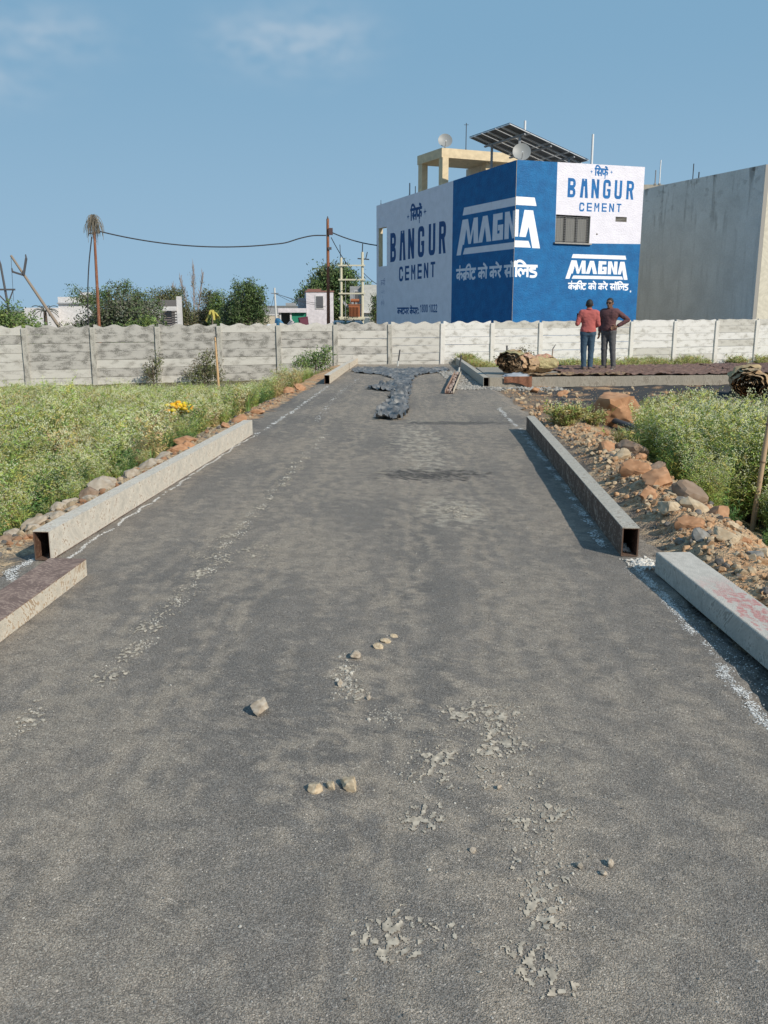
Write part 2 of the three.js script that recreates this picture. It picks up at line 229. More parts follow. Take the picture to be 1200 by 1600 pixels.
{
  const lab = { orange: 'rough orange rock in the rubble bank beside the weed hollow', tan: 'angular tan rock in the rubble bank beside the weed hollow', brown: 'dark brown rock in the rubble bank beside the weed hollow', grey: 'small grey rock in the rubble bank beside the weed hollow' };
  const b = rock('boulder', 3.58, -13.9, 0.72, 'orange', 'big square orange boulder standing before the concrete slab', undefined, 0.95, 0.2); b.rotation.set(0.1, 0.5, 0.12); b.geometry = rockGeo(912, 7, true); b.scale.set(0.46, 0.42, 0.44); b.position.y = landY(3.58, -13.9) + 0.2;
  for (const [x, z, w, k] of [[2.65, -11.72, 0.2, 'orange'], [2.6, -10.75, 0.2, 'orange'], [2.66, -10.22, 0.22, 'orange'], [2.56, -9.13, 0.29, 'brown'], [2.35, -9.26, 0.24, 'orange'], [2.5, -8.15, 0.22, 'brown'], [2.2, -7.75, 0.26, 'orange'], [2.26, -7.24, 0.29, 'orange'], [2.08, -6.9, 0.18, 'orange'], [2.42, -7.0, 0.31, 'brown'], [2.25, -6.35, 0.25, 'tan'], [2.07, -6.29, 0.2, 'tan'], [2.46, -6.41, 0.2, 'orange'], [2.14, -5.47, 0.19, 'tan'], [2.02, -5.51, 0.13, 'grey'], [2.06, -5.88, 0.17, 'orange'], [2.36, -5.91, 0.13, 'tan'], [2.37, -5.71, 0.1, 'orange'], [1.92, -5.63, 0.09, 'grey'], [2.58, -7.02, 0.12, 'orange'], [2.75, -11.2, 0.16, 'orange'], [2.3, -8.6, 0.17, 'tan'], [2.42, -10.0, 0.15, 'orange'], [2.2, -5.15, 0.1, 'grey'], [2.5, -8.7, 0.16, 'orange'], [2.3, -6.75, 0.12, 'grey'], [2.55, -6.7, 0.16, 'tan'], [2.32, -5.3, 0.12, 'tan']]) rock('rubble_rock', x, z, w * 0.86, k, k === 'brown' ? (w > 0.3 ? 'wide dark brown rock with a shadowed hollow, largest of the rubble bank' : w > 0.25 ? 'dark brown block beside the two orange rocks of the rubble bank' : 'small dark brown rock half hidden under the tall weeds') : lab[k], 'rocks of the rubble bank, ' + k, 0.66, 0.33);
  for (const [x, z, w] of [[4.27, -14.08, 0.28], [4.63, -14.27, 0.3], [4.85, -12.7, 0.4], [2.65, -14.88, 0.24], [2.98, -13.9, 0.17], [2.85, -14.5, 0.2], [5.6, -13.2, 0.35], [6.3, -13.6, 0.3], [3.0, -17.9, 0.24], [3.4, -17.2, 0.2]]) rock('earth_clod', x, z, w, 'orange', 'orange earth clod on the dark soil before the concrete slab', 'orange clods before the slab', 0.6);
  const ll = { cream: 'pale buff stone in the row edging the weed field', brown: 'brownish stone in the row edging the weed field' };
  for (const [x, z, w, k] of [[-2.47, -7.83, 0.22, 'cream'], [-2.37, -8.25, 0.2, 'cream'], [-2.3, -8.67, 0.2, 'cream'], [-2.46, -7.35, 0.19, 'brown'], [-2.42, -7.6, 0.25, 'cream'], [-2.4, -7.14, 0.13, 'cream'], [-2.54, -6.85, 0.13, 'cream'], [-2.51, -6.58, 0.15, 'cream'], [-2.55, -6.35, 0.18, 'cream'], [-2.6, -6.06, 0.15, 'cream'], [-2.56, -5.88, 0.12, 'brown'], [-2.42, -6.5, 0.11, 'cream'], [-2.4, -6.73, 0.1, 'cream'], [-2.31, -9.2, 0.2, 'cream'], [-2.5, -7.0, 0.14, 'cream'], [-2.6, -5.65, 0.14, 'cream'], [-2.5, -6.2, 0.13, 'cream'], [-2.28, -8.95, 0.15, 'cream']]) rock('edge_stone', x, z, w, k, ll[k], 'stones edging the weed field, ' + k, 0.5, 0.33).scale.multiplyScalar(0.82);
  for (const [x, z, w] of [[-2.28, -9.8, 0.22], [-2.3, -10.43, 0.26], [-2.2, -10.0, 0.16], [-2.05, -12.6, 0.2], [-1.95, -13.8, 0.17], [-1.85, -17.6, 0.22], [-1.75, -18.6, 0.28], [-1.9, -18.2, 0.2], [-2.1, -11.8, 0.15]]) rock('red_clod', x, z, w, 'orange', 'reddish earth clod on the shoulder beside the weed field', 'red clods along the weed field', 0.5);
  const yRoad = (x, z) => roadY(-z);
  rock('road_stone', -0.47, -3.17, 0.07, 'cream', 'lone buff egg-shaped stone lying on the open road', undefined, 0.8, 0.15, surfY(-0.47, 3.17));
  rock('road_stone', -0.13, -3.72, 0.04, 'cream', 'small lumpy stone at the head of a spill of crumbs on the road', undefined, 0.9, 0.12, 0);
  for (const [x, z, w] of [[-0.22, -2.61, 0.05], [-0.17, -2.62, 0.032], [-0.11, -2.62, 0.055]]) rock('road_stone', x, z, w, 'tan', w < 0.04 ? 'smallest stone, middle one of three in a row on the road' : w > 0.052 ? 'longest of three tan stones lying in a row on the road' : 'rounded end stone of three lying in a row on the road', 'row of three stones on the road', 0.6, 0.25, 0);
  for (const [x, z, w] of [[-0.03, -3.85, 0.045], [0.01, -3.93, 0.045], [0.05, -3.99, 0.035]]) rock('road_stone', x, z, w, 'tan', 'flat tan stone half sunk in a dusty patch of road', 'flat stones in a dusty patch', 0.35, 0.3, 0);
  for (const [x, z, w] of [[0.25, -2.27, 0.022], [0.63, -2.21, 0.024], [0.54, -2.2, 0.022], [0.6, -2.17, 0.018], [-0.18, -3.43, 0.03], [0.37, -2.62, 0.016], [-0.06, -3.3, 0.02]]) rock('road_pebble', x, z, w, 'cream', 'single pale pebble lying loose on the road', 'pale pebbles on the road', 0.7, 0.2, yRoad(x, z));
}
function scatter(name, label, geo, m, list, colors) { // one uncountable mass of small copies
  const im = new THREE.InstancedMesh(geo, m, list.length), q = new THREE.Object3D();
  list.forEach(([x, y, z, s, sy = s, rx = 0, ry = 0, rz = 0], i) => { q.position.set(x, y, z); q.scale.set(s, sy, s); q.rotation.set(rx, ry, rz); q.updateMatrix(); im.setMatrixAt(i, q.matrix); if (colors) im.setColorAt(i, colors(i)); });
  im.name = numbered(name); im.castShadow = im.receiveShadow = true; im.userData = { label, kind: 'stuff', category: 'debris' }; scene.add(im); return im;
}
{
  const r = rng(101), pebG = rockGeo(5, 1), gs = () => (r() + r() + r() - 1.5) / 1.5;
  let list = []; // loose grit and pebbles on the road
  for (let i = 0; i < 9000; i++) { const d = 0.9 + 12 * Math.pow(r(), 1.7), x = lerp(roadLeft(d), roadRight(d), r()); const s = 0.0022 + 0.0045 * r() * r() * r(); list.push([x, surfY(x, d) + s * 0.2, -d, s, s * 0.8, r() * 6, r() * 6, 0]); }
  scatter('loose_grit', 'loose grey grit scattered over the road', pebG, mat([1, 1, 1], { roughness: 0.95 }), list, () => { const q = 0.12 + 0.34 * r() * r(); return rgb(q, q * 0.96, q * 0.89); });
  list = []; // crumbs of dried mortar, in trails and spills
  const spill = (x, d, sx, sd, n, s0, s1) => { for (let i = 0; i < n; i++) { const s = s0 + (s1 - s0) * r() * r() * r(); const X = x + gs() * sx, D = d + gs() * sd; list.push([X, surfY(X, D) + s * 0.25, -D, s, s * (0.45 + 0.4 * r()), r() * 6, r() * 6, 0]); } };
  spill(-0.16, 3.5, 0.07, 0.28, 110, 0.003, 0.014); spill(0.0, 3.15, 0.14, 0.14, 120, 0.002, 0.01); spill(0.05, 2.75, 0.12, 0.2, 60, 0.002, 0.009); spill(0.4, 2.8, 0.26, 0.55, 420, 0.0015, 0.008); spill(0.45, 2.2, 0.16, 0.35, 220, 0.0015, 0.008); spill(0.2, 2.0, 0.3, 0.5, 70, 0.002, 0.009); spill(-0.2, 2.3, 0.5, 0.6, 60, 0.002, 0.006);
  for (let i = 0; i < 26; i++) { const d = 3.6 + i * 0.3; spill(-1.12 + 0.055 * (d - 4) + 0.05 * gs(), d, 0.06, 0.12, Math.floor(12 + 40 * r() * r()), 0.003, 0.014); }
  spill(-1.35, 3.1, 0.06, 0.35, 26, 0.003, 0.012); spill(-1.3, 2.6, 0.08, 0.2, 20, 0.003, 0.012); spill(0.15, 5.2, 0.9, 1.8, 130, 0.002, 0.008); spill(0.5, 6.7, 0.25, 0.5, 120, 0.002, 0.009);
  scatter('mortar_crumbs', 'pale crumbs of dried mortar strewn in trails over the road', pebG, mat([1, 1, 1], { roughness: 1 }), list, () => { const q = 0.30 + 0.24 * r(); return rgb(q, q * 0.95, q * 0.84); });
  list = []; // broken mortar by the steel form
  for (let i = 0; i < 260; i++) { const s = 0.006 + 0.03 * r() * r() * r(), x = 1.57 + gs() * 0.13, d = 5.24 + gs() * 0.16; list.push([x, s * 0.3, -d, s, s * 0.8, r() * 6, r() * 6, 0]); }
  for (let i = 0; i < 30; i++) { const s = 0.012 + 0.02 * r(); list.push([1.53 + gs() * 0.025, s * 0.6 + 0.01 * r(), -5.48 - r() * 0.18, s, s, r() * 6, r() * 6, 0]); }
  scatter('broken_mortar', 'heap of broken white mortar at the open end of the steel form', rockGeo(8, 1), mat([1, 1, 1], { roughness: 1 }), list, () => { const q = 0.42 + 0.25 * r(); return rgb(q, q * 0.96, q * 0.88); });
  list = []; // rubble on the right bank, left shoulder, in front of the slab
  for (let i = 0; i < 5200; i++) { const d = 4 + 10.5 * Math.pow(r(), 1.25), x = roadRight(d) + 0.36 + Math.abs(gs()) * 1.15, s = 0.005 + 0.035 * Math.pow(r(), 7); list.push([x, landY(x, -d) + s * 0.2, -d, s, s * 0.75, r() * 6, r() * 6, 0]); }
  for (let i = 0; i < 1300; i++) { const x = 2.4 + 9 * r() * r(), d = 14 + 5 * r(), s = 0.01 + 0.05 * Math.pow(r(), 6); list.push([x, landY(x, -d) + s * 0.2, -d, s, s * 0.75, r() * 6, r() * 6, 0]); }
  for (let i = 0; i < 520; i++) { const d = 4.6 + 7.5 * r(), x = roadRight(d) + 0.45 + 0.75 * r(), s = 0.018 + 0.04 * r() * r(); list.push([x, landY(x, -d) + s * 0.05, -d, s, s * 0.7, r() * 6, r() * 6, r() * 6]); }
  scatter('laterite_rubble', 'small orange and brown rubble strewn over the bank beside the weed hollow', rockGeo(77, 2, true), mat([1, 1, 1], { roughness: 1, vertexColors: true }), list, () => { const t = r(), q = 0.8 + 0.4 * r(); return t < 0.45 ? rgb(0.42 * q, 0.26 * q, 0.145 * q) : t < 0.88 ? rgb(0.40 * q, 0.31 * q, 0.205 * q) : rgb(0.13 * q, 0.12 * q, 0.11 * q); });
  list = [];
  for (let i = 0; i < 2600; i++) { const d = 3.5 + 15 * Math.pow(r(), 1.4), x = roadLeft(d) - 0.42 - Math.abs(gs()) * 0.55, s = 0.005 + 0.035 * Math.pow(r(), 6); list.push([x, landY(x, -d) + s * 0.2, -d, s, s * 0.75, r() * 6, r() * 6, 0]); }
  scatter('shoulder_rubble', 'small buff and reddish rubble on the shoulder edging the weed field', pebG, mat([1, 1, 1], { roughness: 1 }), list, () => { const t = r(), q = 0.8 + 0.4 * r(); return t < 0.55 ? rgb(0.36 * q, 0.29 * q, 0.2 * q) : t < 0.8 ? rgb(0.3 * q, 0.17 * q, 0.1 * q) : rgb(0.12 * q, 0.115 * q, 0.11 * q); });
  list = []; // crushed stone at the foot of the slab corner
  for (let i = 0; i < 1700; i++) { const d = 18.4 + 6.5 * r(), x = roadRight(d) - 0.62 * r() - 0.02 * (d - 18), s = 0.012 + 0.02 * r(); list.push([x, roadY(d) + s * 0.4, -d, s, s * 0.8, r() * 6, r() * 6, 0]); }
  for (let i = 0; i < 380; i++) { const x = 2.15 + 1.6 * r(), d = 19.1 - 0.9 * r() * r(), s = 0.02 + 0.035 * r() * r(); list.push([x, landY(x, -d) + s * 0.4, -d, s, s * 0.8, r() * 6, r() * 6, 0]); }
  scatter('crushed_stone', 'grey crushed stone spread beside the end of the concrete slab', pebG, mat([1, 1, 1], { roughness: 1 }), list, () => { const q = 0.2 + 0.22 * r(); return rgb(q, q * 0.96, q * 0.88); });
  // lime powder lines: thin uneven flakes
  const flake = rockGeo(14, 1).scale(1, 0.16, 1); list = [];
  const line = (pts, n, spread, s0, s1, clump = 0.5) => { for (let i = 0; i < n; i++) { const t = r() * (pts.length - 1), k = Math.min(pts.length - 2, Math.floor(t)), f = t - k, x = lerp(pts[k][0], pts[k + 1][0], f), d = lerp(pts[k][1], pts[k + 1][1], f); if (n2(d * 4.1, x * 3 + 5) + 0.6 * n2(d * 13, 2) < -clump) continue; const wob = 0.025 * n2(d * 2.3, 1), s = s0 + (s1 - s0) * r() * r(); const X = x + wob + gs() * spread; list.push([X, surfY(X, d) + 0.001 + s * 0.1, -(d + gs() * spread * 1.5), s, s, 0.2 * gs(), r() * 6, 0.2 * gs()]); } };
  line([[1.52, 5.15], [1.49, 4.5], [1.485, 4.0], [1.45, 3.5], [1.42, 3.0], [1.42, 2.6]], 6200, 0.045, 0.0015, 0.007, 0.3);
  line([[1.47, 5.15], [1.53, 4.3], [1.55, 3.5], [1.57, 2.6]], 1500, 0.09, 0.001, 0.005, 0.6);
  line([[1.43, 5.5], [1.60, 8], [1.76, 11.5], [1.86, 14.6]], 4200, 0.05, 0.003, 0.014, 0.15);
  line([[-1.97, 5.3], [-1.80, 8], [-1.61, 11]], 4200, 0.02, 0.002, 0.009, 0.55);
  line([[-1.60, 11], [-1.42, 14], [-1.2, 19.6]], 1500, 0.05, 0.005, 0.02, 0.1);
  line([[-0.95, 12.5], [-0.9, 17], [-0.62, 22]], 420, 0.07, 0.006, 0.02, 0);
  line([[-2.12, 4.9], [-2.2, 5.1], [-2.18, 5.35]], 700, 0.05, 0.002, 0.009, 0.9);
  const lm = scatter('lime_line', 'broken white lime powder line marking the road edges', flake, mat([0.72, 0.71, 0.68], { roughness: 1 }), list); lm.userData.category = 'marking';
  // thin dried mortar splashes: irregular crusts with ragged outlines
  const sp = [], si = [], sc = [];
  const crust = (x, d, rx, rd, thr, seed) => {
    const c = 0.0032, ni = Math.ceil(2.4 * rx / c), nj = Math.ceil(2.4 * rd / (c * 1.4)), id = new Map();
    const vert = (i, j) => { const k = i * 4096 + j; if (!id.has(k)) { const X = x - 1.2 * rx + i * c, D = d - 1.2 * rd + j * c * 1.4; id.set(k, sp.length / 3); sp.push(X, surfY(X, D) + 0.0028 + 0.0012 * fbm2(X * 60, D * 60, 2), -D); const q = 0.45 + 0.26 * fbm2(X * 34 + seed, D * 26, 3); sc.push(q, q * 0.87, q * 0.69); } return id.get(k); };
    for (let i = 0; i < ni; i++) for (let j = 0; j < nj; j++) { const X = x - 1.2 * rx + (i + 0.5) * c, D = d - 1.2 * rd + (j + 0.5) * c * 1.4, q = Math.hypot((X - x) / rx, (D - d) / rd); if (fbm2(X * 27 + seed * 3, D * 19, 4) * 1.3 + 0.35 * n2(X * 5 + seed, D * 4) - q * q * 0.7 > thr + 0.1) { const a = vert(i, j), b = vert(i + 1, j), e = vert(i, j + 1), f = vert(i + 1, j + 1); si.push(a, b, e, b, f, e); } }
  };
  crust(0.42, 2.98, 0.17, 0.42, 0.06, 1); crust(0.47, 2.45, 0.13, 0.16, 0.0, 2); crust(0.42, 2.1, 0.09, 0.24, -0.02, 3); crust(0.18, 2.8, 0.13, 0.26, 0.05, 4); crust(0.12, 2.45, 0.09, 0.14, -0.02, 5); crust(0.05, 1.95, 0.16, 0.16, 0.06, 6); crust(0.28, 3.15, 0.1, 0.1, 0, 7); crust(-0.14, 3.45, 0.1, 0.3, 0.1, 8); crust(0.36, 1.8, 0.12, 0.12, 0.05, 12);
  for (let i = 0; i < 20; i++) { const d = 3.5 + i * 0.3; crust(-1.12 + 0.055 * (d - 4) + 0.05 * gs(), d, 0.11, 0.17, 0.02 + 0.16 * r(), 20 + i); }
  crust(-1.38, 2.45, 0.12, 0.15, 0.05, 50); crust(-1.35, 3.1, 0.1, 0.25, 0.1, 51); crust(-0.95, 5.5, 0.5, 0.5, 0.3, 52); crust(0.53, 6.7, 0.26, 0.5, 0.12, 54);
  const cg = new THREE.BufferGeometry(); cg.setAttribute('position', new THREE.Float32BufferAttribute(sp, 3)); cg.setAttribute('color', new THREE.Float32BufferAttribute(sc, 3)); cg.setIndex(si); cg.computeVertexNormals();
  solo('mortar_crusts', cg, mat([1, 1, 1], { vertexColors: true, roughness: 1, specularIntensity: 0.2 }), 'thin ragged cream crusts of dried mortar stuck to the road', 'debris', undefined, 'stuff');
}

// ------------------------------------------------------------------ steel forms and beams along the road
const tnoise2 = (u, v, su, sv, o, z) => { const a = u * 6.2832, b = v * 6.2832, p = su / 6.2832, q = sv / 6.2832; return fbm3(Math.cos(a) * p + Math.cos(b) * q + z, Math.sin(a) * p - z, Math.sin(b) * q + z * 2, o); };
const cementTex = (seed, base, rust, amt) => tex(1024, 256, (u, v) => {
  const a = tnoise2(u, v, 12, 3, 3, seed), b = tnoise2(u, v, 64, 13, 3, seed + 4), s = sstep(amt, amt + 0.12, b + 0.6 * a), q = 1 + 0.32 * a + 0.16 * b;
  return base.map((c, k) => lerp(c * q, rust[k] * (1 + 0.5 * b), s));
});
const cemBump = tex(512, 256, (u, v) => { const q = 0.5 + 0.4 * tnoise(u, v, 50, 5, 6); return [q, q, q]; }, false);
const cem = (seed, base, rust, amt, rough = 0.92) => mat([1, 1, 1], { map: rep(cementTex(seed, base, rust, amt), 0.7, 3), bumpMap: rep(cemBump, 2, 4), bumpScale: 0.004, roughness: rough, specularIntensity: 0.4 });
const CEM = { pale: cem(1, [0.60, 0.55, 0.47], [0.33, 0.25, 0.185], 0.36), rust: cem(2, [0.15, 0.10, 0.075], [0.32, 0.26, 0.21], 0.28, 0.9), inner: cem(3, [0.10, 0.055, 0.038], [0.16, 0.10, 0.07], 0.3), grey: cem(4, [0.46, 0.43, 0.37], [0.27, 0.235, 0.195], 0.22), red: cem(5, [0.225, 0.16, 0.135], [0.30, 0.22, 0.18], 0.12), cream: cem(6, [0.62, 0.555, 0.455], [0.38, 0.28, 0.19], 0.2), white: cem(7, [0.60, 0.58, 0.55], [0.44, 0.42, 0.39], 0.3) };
function form(name, label, [x0, d0], [x1, d1], w, h, y0, y1, mats, group) { // hollow rectangular steel tube, its bottom edge on the two points
  const len = Math.hypot(x1 - x0, d1 - d0), g = thing(name, label, 'formwork', [x0, y0, -d0], Math.atan2(-(x1 - x0), d1 - d0), group), t = 0.006;
  g.rotation.order = 'YXZ'; g.rotation.x = Math.atan2(y1 - y0, len);
  const plate = (n, W, Hh, x, y, m) => { const q = box(W, Hh, len, x, y, -len / 2), uv = q.attributes.uv, p = q.attributes.position, nn = q.attributes.normal; for (let i = 0; i < uv.count; i++) uv.setXY(i, -p.getZ(i), Math.abs(nn.getX(i)) > 0.5 ? p.getY(i) : p.getX(i)); return part(n, q, m, g); };
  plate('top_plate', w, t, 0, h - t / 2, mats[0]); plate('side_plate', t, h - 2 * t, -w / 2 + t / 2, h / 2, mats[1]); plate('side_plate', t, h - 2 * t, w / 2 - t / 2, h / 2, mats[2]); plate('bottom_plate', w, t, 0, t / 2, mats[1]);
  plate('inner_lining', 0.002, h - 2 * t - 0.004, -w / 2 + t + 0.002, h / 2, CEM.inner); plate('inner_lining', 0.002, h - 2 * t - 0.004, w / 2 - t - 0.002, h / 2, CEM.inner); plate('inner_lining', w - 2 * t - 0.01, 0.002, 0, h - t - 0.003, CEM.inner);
  return g;
}
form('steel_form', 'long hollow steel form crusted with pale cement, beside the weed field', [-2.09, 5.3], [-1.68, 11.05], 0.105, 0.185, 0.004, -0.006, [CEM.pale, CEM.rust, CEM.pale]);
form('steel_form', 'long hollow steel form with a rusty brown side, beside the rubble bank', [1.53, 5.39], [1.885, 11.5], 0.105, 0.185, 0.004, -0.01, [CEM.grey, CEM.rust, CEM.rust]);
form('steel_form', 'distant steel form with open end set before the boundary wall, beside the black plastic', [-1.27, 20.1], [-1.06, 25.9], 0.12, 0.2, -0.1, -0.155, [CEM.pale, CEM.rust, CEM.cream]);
form('steel_form', 'farthest steel form reaching the boundary wall beyond the black plastic', [-1.05, 25.95], [-0.86, 30.4], 0.12, 0.19, -0.155, -0.2, [CEM.pale, CEM.rust, CEM.cream]);
form('steel_form', 'grey steel form running from the slab corner to the boundary wall', [2.18, 19.25], [2.38, 29.4], 0.12, 0.2, -0.09, -0.19, [CEM.grey, CEM.grey, CEM.grey]);
form('steel_beam', 'flat steel beam with a dark rusty top lying at an angle against the road edge', [-1.96, 2.4], [-1.825, 4.985], 0.215, 0.1, 0.004, 0.004, [CEM.red, CEM.cream, CEM.cream]);
{ // cast beam with smeared red paint
  const L = 3.1, g = thing('cement_beam', 'flat pale cement beam smeared with red paint, beside the road edge', 'beam', [1.683, 0.004, -5.04], Math.atan2(-0.06, 1.72) * -1);
  const b = new RoundedBoxGeometry(0.205, 0.125, L, 2, 0.009), p = b.attributes.position, nn = b.attributes.normal, uv = b.attributes.uv; b.translate(0, 0.0625, L / 2);
  for (let i = 0; i < p.count; i++) uv.setXY(i, p.getZ(i), Math.abs(nn.getX(i)) > 0.6 ? p.getY(i) : p.getX(i));
  part('body', b, cem(4.5, [0.47, 0.445, 0.395], [0.30, 0.28, 0.245], 0.2, 1), g);
  const top = new THREE.PlaneGeometry(0.187, L - 0.02, 1, 1).rotateX(-Math.PI / 2).translate(0, 0.1254, L / 2), tu = top.attributes.uv;
  part('painted_top', top, mat([1, 1, 1], { roughness: 1, specularIntensity: 0.25, bumpMap: rep(cemBump, 0.5, 6), bumpScale: 0.003, map: tex(256, 2048, (u, v) => { const a = fbm2(u * 3 + 4, v * 26, 4), b = fbm2(u * 30, v * 190, 3), st = sstep(0.15, 0.5, Math.abs(n2(v * 60, u * 3)) + 0.3 * b), y = 1 - v, mask = sstep(0.13, 0.3, y) * sstep(-0.05, 0.4, a * 1.1 + 0.62 - 1.5 * Math.abs(u - 0.56) + 0.25 * n2(v * 9, 3)) * (0.55 + 0.45 * st), q = 1 + 0.16 * a + 0.18 * b; return [0.52, 0.485, 0.43].map((c, k) => lerp(c * q, [0.45, 0.20, 0.185][k] * q, mask * 0.9)); }) }), g);
}
{ // rusty open channel lying on the stone-dust
  const g = thing('steel_channel', 'rusty open steel channel lying among crushed stone near the black plastic', 'channel', [1.26, -0.075, -17.4], Math.atan2(-0.62, 5.6)), L = 5.6;
  part('web', box(0.16, 0.006, L, 0, 0.01, -L / 2), CEM.inner, g); part('flange', box(0.006, 0.075, L, -0.08, 0.045, -L / 2), cem(8, [0.34, 0.22, 0.17], [0.5, 0.42, 0.34], 0.3), g); part('flange', box(0.006, 0.075, L, 0.08, 0.045, -L / 2), CEM.cream, g);
  const r = rng(4), l = []; for (let i = 0; i < 60; i++) { const s = 0.015 + 0.03 * r(); const q = rockGeo(40 + (i % 4), 1); q.scale(s, s, s).translate((r() - 0.5) * 0.1, 0.03, -r() * L); l.push(q); }
  const m = part('mortar_lumps', l, mat([0.38, 0.30, 0.26]), g); m.userData.kind = 'stuff';
}

// ------------------------------------------------------------------ concrete slab of the side road, cloth laid on it
const slabA = V(2.26, -0.1, -19.32), slabTurn = 0.145;
const slabPt = (s, t) => { const q = s + 0.165 * t; return V(slabA.x + Math.cos(slabTurn) * q - Math.sin(slabTurn) * t, 0, slabA.z - Math.sin(slabTurn) * q - Math.cos(slabTurn) * t); };
{
  const g = new THREE.BoxGeometry(15, 0.22, 3.5, 60, 1, 1), p = g.attributes.position; boxUvWorld(g);
  g.translate(7.5, 0.0, -1.75);
  for (let i = 0; i < p.count; i++) { if (p.getZ(i) > -0.01) p.setZ(i, p.getZ(i) + 0.015 * n2(p.getX(i) * 2, p.getY(i))); p.setX(i, p.getX(i) - 0.165 * p.getZ(i)); }
  const m = structure('concrete_slab', g, mat([1, 1, 1], { map: rep(cementTex(9, [0.33, 0.30, 0.25], [0.22, 0.195, 0.16], 0.1), 0.35, 0.9), bumpMap: rep(cemBump, 1, 2), bumpScale: 0.006, roughness: 0.95 }), 'newly cast concrete road slab');
  m.position.set(slabA.x, -0.01, slabA.z); m.rotation.y = slabTurn;
}
function boxUvWorld(g) { const p = g.attributes.position, n = g.attributes.normal, uv = g.attributes.uv; for (let i = 0; i < p.count; i++) { const ax = Math.abs(n.getX(i)) > 0.5 ? [p.getZ(i), p.getY(i)] : Math.abs(n.getY(i)) > 0.5 ? [p.getX(i), p.getZ(i)] : [p.getX(i), p.getY(i)]; uv.setXY(i, ...ax); } }
const burlapTex = tex(512, 512, (u, v) => { const w = 0.5 + 0.25 * Math.sin(u * 6.283 * 64) + 0.25 * Math.sin(v * 6.283 * 64), a = tnoise(u, v, 12, 4), q = 0.6 + 0.22 * w + 0.35 * a; return [q, q * (0.97 + 0.05 * a), q * 0.95]; });
const burlap = (c) => mat(c, { specularIntensity: 0.2, map: rep(burlapTex, 1), roughness: 1, bumpMap: burlapTex, bumpScale: 0.004, side: THREE.DoubleSide });
{
  const sheet = (name, label, s0, s1, t0, t1, m, seed, amp = 0.05, group) => {
    const nx = Math.round((s1 - s0) / 0.05), nt = Math.round((t1 - t0) / 0.05), pos = [], uv = [], idx = [];
    for (let j = 0; j <= nt; j++) for (let i = 0; i <= nx; i++) {
      const s = s0 + (s1 - s0) * i / nx + 0.08 * n2(j * 0.2, seed), t = t0 + (t1 - t0) * j / nt + 0.1 * n2(i * 0.12, seed + 3), p = slabPt(s, t);
      const rid = 1 - Math.abs(n2(s * 0.8 + seed + 0.6 * n2(s, t), t * 2.6 + 0.8 * n2(s * 1.7, t * 2))), rid2 = 1 - Math.abs(n2(s * 2.2 + t, t * 7 + seed)), y = 0.106 + amp * rid * rid * rid + amp * 0.6 * rid2 * rid2 * rid2 + 0.005 * seed;
      pos.push(p.x, y, p.z); uv.push(s, t);
    }
    for (let j = 0; j < nt; j++) for (let i = 0; i < nx; i++) { const k = j * (nx + 1) + i; idx.push(k, k + nx + 1, k + 1, k + 1, k + nx + 1, k + nx + 2); }
    const g = new THREE.BufferGeometry(); g.setAttribute('position', new THREE.Float32BufferAttribute(pos, 3)); g.setAttribute('uv', new THREE.Float32BufferAttribute(uv, 2)); g.setIndex(idx); g.computeVertexNormals();
    return solo(name, g, m, label, 'cloth', group);
  };
  const red = burlap([0.29, 0.195, 0.165]), red2 = burlap([0.25, 0.17, 0.15]), tan = burlap([0.42, 0.30, 0.19]);
  sheet('burlap_sheet', 'wrinkled dull red burlap spread on the slab under the two men', 1.75, 6.2, 0.05, 3.3, red, 1, 0.045);
  sheet('burlap_sheet', 'darker wrinkled red burlap spread on the slab past the two men', 5.9, 10.6, 0.05, 3.4, red2, 2, 0.05);
  sheet('burlap_sheet', 'purplish wrinkled burlap at the outer end of the slab', 10.2, 14.8, 0.08, 3.4, red, 3, 0.05);
  sheet('burlap_sheet', 'narrow strip of tan burlap on the slab edge beside the rolled bundles', 0.9, 3.2, 0.02, 0.5, tan, 4, 0.035);
  const hang = new THREE.PlaneGeometry(0.62, 0.12, 24, 8), hp = hang.attributes.position; for (let i = 0; i < hp.count; i++) { const x = hp.getX(i), y = hp.getY(i); hp.setXYZ(i, x, y - (0.03 + 0.09 * sstep(0.05, 0.3, x)) * (0.06 - y) * 8 + 0.05 - 0.03 * Math.sin(x * 9) * (0.06 - y) * 6, 0.02 + 0.02 * n2(x * 8, y * 3)); } hang.computeVertexNormals(); hang.rotateY(slabTurn); const h0 = slabPt(0.62, -0.03); hang.translate(h0.x, 0.01, h0.z);
  solo('hanging_cloth', hang, burlap([0.30, 0.15, 0.10]), 'brown red cloth hanging over the slab edge below the bundles', 'cloth');
  const pl = new THREE.SphereGeometry(0.3, 24, 12), pp = pl.attributes.position; for (let i = 0; i < pp.count; i++) { const x = pp.getX(i), y = pp.getY(i), z = pp.getZ(i); pp.setXYZ(i, x * (1 + 0.2 * n2(y * 9, z * 4)), Math.max(0, y * 0.22 + 0.025 * n2(x * 8, z * 8)), z * 0.6); } pl.computeVertexNormals(); const q0 = slabPt(0.62, 0.22); pl.translate(q0.x, 0.105, q0.z);
  solo('plastic_bundle', pl, mat([0.35, 0.37, 0.40], { roughness: 0.35 }), 'flat silvery plastic bundle on the slab corner', 'bundle');
}
